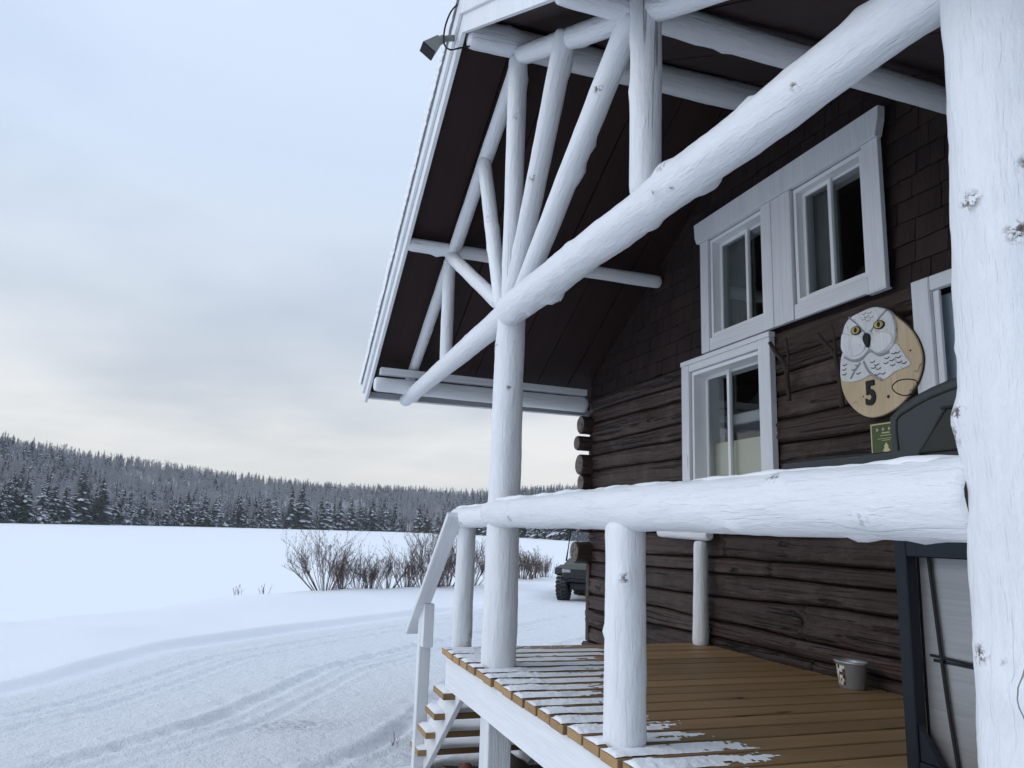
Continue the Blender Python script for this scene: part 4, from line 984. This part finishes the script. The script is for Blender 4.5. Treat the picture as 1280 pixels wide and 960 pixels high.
def put(name, me, x, y, label, cat, group, s=1., rz=0.):
    o = bpy.data.objects.new(name, me); C.objects.link(o); o.location = (x, y, gz(x, y)); o.scale = (s, s, s); o.rotation_euler = (0, 0, rz); tag(o, label, cat, group); return o
S1 = shrub_mesh(1, 38, 1.05, 1.25, 'brush', .8); S2 = shrub_mesh(2, 28, .8, .9, 'brush', .7); S3 = shrub_mesh(3, 36, 1.2, .95, 'brush', .75); S4 = shrub_mesh(4, 46, .55, .7, 'dry', .65, True, 2)
S5 = shrub_mesh(5, 42, .66, .6, 'dry', .65, True, 2); S6 = shrub_mesh(6, 6, .26, .4, 'dry', .5, True, 1)
gsh = 'bare shrubs along the lake bank'
SHR = [(S1, 2.05, 20.0, 'leftmost large bare shrub, wide and dark, on the snowy lake bank'), (S2, 2.95, 20.6, 'low bare shrub just right of the large dark shrub on the bank'),
       (S2, 3.75, 21.0, 'thin bare shrub midway along the row on the bank'), (S3, 4.85, 21.5, 'tall bare shrub left of the white stair handrail'),
       (S3, 5.6, 21.9, 'tall dense bare shrub seen through the sloping handrail'), (S1, 6.5, 22.6, 'bare shrub showing between the handrail and the corner rail post'),
       (S2, 7.5, 23.4, 'bare shrub behind the small white corner rail post')]
for i, (me, x, y, lb) in enumerate(SHR): put('shrub', me, x, y, lb, 'shrub', gsh, (1, .85, .8, 1.0, 1.02, .95, .9)[i], i * 1.3)
gd = 'dry stalk clumps on the lake bank'
for i, (x, y, s, lb) in enumerate(((2.5, 20.3, .9, 'rusty dry stalks at the foot of the large dark shrub'), (3.3, 20.8, .9, 'rusty dry stalks between the two low shrubs'), (4.3, 21.2, 1, 'rusty dry stalks left of the tall shrub by the handrail'),
        (5.2, 21.7, 1, 'rusty dry stalks between the two tall shrubs'), (8.6, 25.0, 1.0, 'rusty dry stalks right of the main porch post'), (9.2, 25.5, 1.5, 'tallest dry stalks, right of the main porch post'), (9.9, 26.2, 1.0, 'dry stalks beyond the wheel of the parked vehicle'), (10.6, 27.0, 1.0, 'dry stalks just behind the parked vehicle'))):
    put('dry_stalks', S4 if i % 2 else S5, x, y, lb, 'stalks', gd, s, i * .9)
for i, (x, y, lb) in enumerate(((.05, 18.6, 'tiny lone twig tuft farthest left on the snow bank'), (.55, 18.9, 'tiny twig tuft just left of the large dark shrub'), (1.32, 6.75, 'small dead grass tuft at the foot of the stair post'))):
    put('twig_tuft', S6, x, y, lb, 'twigs', 'small twig tufts poking through the snow', (1.1, 1.0, .45)[i], i)

# ------------------------------------------------------------------ far forest
def conifer(seed, wid, fro=.85):
    """unit-height spruce crown: drooping branch blades in whorls with pads of snow on them"""
    rr = random.Random(seed); v, f, fm = [], [], []
    z = .05; lev = 0
    while z < .985:
        t = 1 - z; rad = wid * (t ** .85) * rr.uniform(.8, 1.15) + .006; nb = 9 if t > .3 else 6; a0 = rr.uniform(0, 6.28)
        for b in range(nb):
            if rr.random() < .10: continue
            a = a0 + 6.283 * b / nb + rr.uniform(-.25, .25); L = rad * rr.uniform(.6, 1.2); dr_ = L * rr.uniform(.25, .55); ww = L * rr.uniform(.26, .40) + .004
            c, s = math.cos(a), math.sin(a); px, py = -s, c; zz = z + rr.uniform(-.012, .012); k = len(v)
            for (q, hgt, hw) in ((.0, .0, .35), (.55, -.35, 1.0), (1.0, -1.0, .25)):
                x, y, zk = c * L * q, s * L * q, zz + dr_ * hgt
                v += [(x + px * ww * hw, y + py * ww * hw, zk - ww * .45 * hw), (x, y, zk), (x - px * ww * hw, y - py * ww * hw, zk - ww * .45 * hw)]
            for m_ in range(2):
                i = k + m_ * 3
                f += [(i, i + 3, i + 4, i + 1), (i + 1, i + 4, i + 5, i + 2)]; fm += [0, 0]
            if rr.random() < fro:
                k = len(v); o_ = .004; sc = rr.uniform(.5, .95)
                for (q, hgt, hw) in ((.25, -.12, .7), (.6, -.38, 1.0), (.98, -.95, .3)):
                    x, y, zk = c * L * q, s * L * q, zz + dr_ * hgt + o_
                    v += [(x + px * ww * hw * sc, y + py * ww * hw * sc, zk - ww * .42 * hw * sc), (x, y, zk + .003), (x - px * ww * hw * sc, y - py * ww * hw * sc, zk - ww * .42 * hw * sc)]
                for m_ in range(2):
                    i = k + m_ * 3
                    f += [(i, i + 3, i + 4, i + 1), (i + 1, i + 4, i + 5, i + 2)]; fm += [1, 1]
        z += .055 * (.45 + .75 * t); lev += 1
    k = len(v); v += [(.008, 0, .9), (-.004, .007, .9), (-.004, -.007, .9), (0, 0, 1.02)]; f += [(k, k + 1, k + 3), (k + 1, k + 2, k + 3), (k + 2, k, k + 3)]; fm += [0, 0, 0]
    me = bpy.data.meshes.new('crown'); me.from_pydata(v, [], f); me.materials.append(MT['needle']); me.materials.append(MT['frost']); me.polygons.foreach_set('material_index', fm); me.update(); return me
def hardwood(seed):
    rr = random.Random(seed); v, f = [], []
    def blade(a, b, r):
        d = b - a; x = d.orthogonal().normalized() * r; y = d.cross(x).normalized() * r; k = len(v)
        v.extend([tuple(a + x), tuple(a - x), tuple(b), tuple(a + y), tuple(a - y)]); f.extend([(k, k + 1, k + 2), (k + 3, k + 4, k + 2)])
    def grow(p, d, L, r, lev):
        q = p + d * L; blade(p, q, r)
        if lev < 4:
            for i in range(5 if lev < 3 else 4):
                t = rr.uniform(.25, 1); nd = (d + Vector((rr.uniform(-1, 1), rr.uniform(-1, 1), rr.uniform(-.15, .8))) * .62).normalized(); grow(p + d * L * t, nd, L * rr.uniform(.38, .60), r * .62, lev + 1)
    grow(Vector((0, 0, .1)), Vector((rr.uniform(-.05, .05), rr.uniform(-.05, .05), 1)).normalized(), .55, .014, 0)
    me = bpy.data.meshes.new('crown'); me.from_pydata(v, [], f); me.materials.append(MT['twig']); me.update(); return me
CON = [conifer(*q) for q in ((1, .22, .45), (2, .20, .85), (3, .25, .22), (4, .16, .35), (5, .24, .9))]
HRD = [hardwood(s) for s in (11, 12, 13)]
v, f = [], []
for z, r in ((-.06, .016), (.12, .011), (.6, .004)):
    for j in range(6): v.append((r * math.cos(j * 1.0472), r * math.sin(j * 1.0472), z))
for i in range(2):
    for j in range(6): f.append((i * 6 + j, i * 6 + (j + 1) % 6, (i + 1) * 6 + (j + 1) % 6, (i + 1) * 6 + j))
TRK = bpy.data.meshes.new('trunk'); TRK.from_pydata(v, [], f); TRK.materials.append(MT['trunk']); TRK.update()
tr_ = random.Random(99); trees = []
def add_tree(az, r, h, kind, special=None):
    a = math.radians(az); trees.append((r - float(shore(az)), r * math.sin(a), r * math.cos(a), float(hill_h(np.array(az), np.array(r))), h, kind, az, special))
# the dark spruces that stand out on the shore
for az, h, lb in ((-10.05, 19, 'taller of two dark spruces close together on the left far shore'), (-8.9, 18, 'dark spruce right of the tallest one on the left far shore'), (3.1, 17, 'left of the pair of broad dark spruces at the middle of the far shore'), (3.8, 18, 'right of the pair of broad dark spruces at the middle of the far shore'), (5.6, 15.5, 'dark spruce standing just right of the broad pair on the far shore'), (2.0, 15, 'narrow dark spruce just left of the broad pair on the far shore')):
    add_tree(az, float(shore(az)) + 2, h * float(shore(az)) / 330, 2 if h > 16 else 1, lb)
az = -24.
while az < 30:
    s = float(shore(az)); add_tree(az, s + tr_.uniform(1, 9), tr_.uniform(8, 17) * (.55 + .45 * s / 330), tr_.choice((0, 2, 2, 3, 4, 0, 3, 1, 5, 6, 7)), None); az += .25 * 330 / s * tr_.uniform(.5, 1.3) * .9
    if tr_.random() < .5: add_tree(az, s + tr_.uniform(0, 3), tr_.uniform(3, 7), tr_.choice((0, 2, 4, 5)), None)
n_far = 0
while n_far < 9500:
    az = tr_.uniform(-27, 36); s = float(shore(az)); t = tr_.uniform(0, 1) ** .85; r = s + 6 + 335 * t
    hw = vnoise(np.array([r * math.sin(math.radians(az))]), np.array([r * math.cos(math.radians(az))]), 55, 77)[0] + .5
    kind = tr_.choice((5, 6, 7)) if tr_.random() < min(.85, max(.10, (hw - .20) * 2.2)) * (1 if t < .85 else .35) else tr_.choice((0, 1, 2, 3, 4))
    add_tree(az, r, ((tr_.uniform(5, 11) if t > .8 else tr_.choice((tr_.uniform(6, 10), tr_.uniform(8, 14)))) if kind < 5 else tr_.uniform(8, 12)), kind); n_far += 1
trees.sort(key=lambda q: (q[7] is None, not (-16 < q[6] < 24), q[0]))
single, rest = trees[:290], trees[290:]
protos = {}
LBL = {0: 'snow dusted dark spruce in the tree line on the far lake shore', 5: 'bare frosted hardwood among the spruces on the far lake shore'}
for (d, x, y, z, h, kind, az, sp) in single:
    hard = kind >= 5; o = empty('hardwood_tree' if hard else 'spruce_tree', (x, y, z), sp or LBL[5 if hard else 0], 'tree', 'bare trees along the far shore' if hard else 'spruces along the far shore', tr_.uniform(0, 6.28))
    wdt = tr_.uniform(.85, 1.25) * (1.0 if not sp else 1.15); o.scale = (h * wdt, h * wdt, h)
    me = (CON + HRD)[kind]; c = bpy.data.objects.new('crown', me); C.objects.link(c); c.parent = o; protos.setdefault(kind, c)
    t = bpy.data.objects.new('trunk', TRK); C.objects.link(t); t.parent = o
# the rest of the wood reads as one mass: one object, instanced on points
pm = bpy.data.meshes.new('forest'); pm.from_pydata([(q[1], q[2], q[3]) for q in rest], [], [])
for nm, ty_, vals in (('h', 'FLOAT', [q[4] for q in rest]), ('k', 'INT', [q[5] for q in rest]), ('r', 'FLOAT', [tr_.uniform(0, 6.28) for q in rest])):
    a_ = pm.attributes.new(nm, ty_, 'POINT'); a_.data.foreach_set('value', vals)
fo = bpy.data.objects.new('forest', pm); C.objects.link(fo); tag(fo, 'dense snow dusted mixed forest covering the hillside across the lake', 'forest', kind='stuff')
ng = bpy.data.node_groups.new('forest_scatter', 'GeometryNodeTree'); ng.is_modifier = True
ng.interface.new_socket('Geometry', in_out='INPUT', socket_type='NodeSocketGeometry'); ng.interface.new_socket('Geometry', in_out='OUTPUT', socket_type='NodeSocketGeometry')
gi, go = ng.nodes.new('NodeGroupInput'), ng.nodes.new('NodeGroupOutput'); N = ng.nodes.new; LK = ng.links.new
iop = N('GeometryNodeInstanceOnPoints'); LK(gi.outputs[0], iop.inputs['Points'])
def attr(nm, ty_):
    n = N('GeometryNodeInputNamedAttribute'); n.data_type = ty_; n.inputs['Name'].default_value = nm; return n.outputs['Attribute']
gto = N('GeometryNodeGeometryToInstance')
for kind in range(7, -1, -1):
    oi = N('GeometryNodeObjectInfo'); oi.transform_space = 'ORIGINAL'; oi.inputs['Object'].default_value = protos.get(kind, protos[0]); LK(oi.outputs['Geometry'], gto.inputs[0])
LK(gto.outputs[0], iop.inputs['Instance']); iop.inputs['Pick Instance'].default_value = True
LK(attr('k', 'INT'), iop.inputs['Instance Index'])
cx_ = N('ShaderNodeCombineXYZ'); LK(attr('r', 'FLOAT'), cx_.inputs[2])
e2r = N('FunctionNodeEulerToRotation'); LK(cx_.outputs[0], e2r.inputs[0]); LK(e2r.outputs[0], iop.inputs['Rotation'])
LK(attr('h', 'FLOAT'), iop.inputs['Scale']); LK(iop.outputs[0], go.inputs[0])
md = fo.modifiers.new('scatter', 'NODES'); md.node_group = ng

# ------------------------------------------------------------------ winter haze over the lake
bm = bmesh.new(); bmesh.ops.create_cube(bm, size=1); bmesh.ops.scale(bm, vec=(7000, 7000, 96), verts=bm.verts)
me = bpy.data.meshes.new('haze'); bm.to_mesh(me); bm.free()
hm = bpy.data.materials.new('haze'); hm.use_nodes = True; hm.node_tree.nodes.remove(hm.node_tree.nodes['Principled BSDF'])
pv = hm.node_tree.nodes.new('ShaderNodeVolumePrincipled'); pv.inputs['Color'].default_value = (.85, .88, .93, 1); pv.inputs['Density'].default_value = .00026
hm.node_tree.links.new(pv.outputs[0], hm.node_tree.nodes['Material Output'].inputs['Volume']); me.materials.append(hm)
hz = bpy.data.objects.new('haze', me); C.objects.link(hz); hz.location = (0, 0, -6 + 48); tag(hz, 'thin winter haze over the lake', kind='stuff')
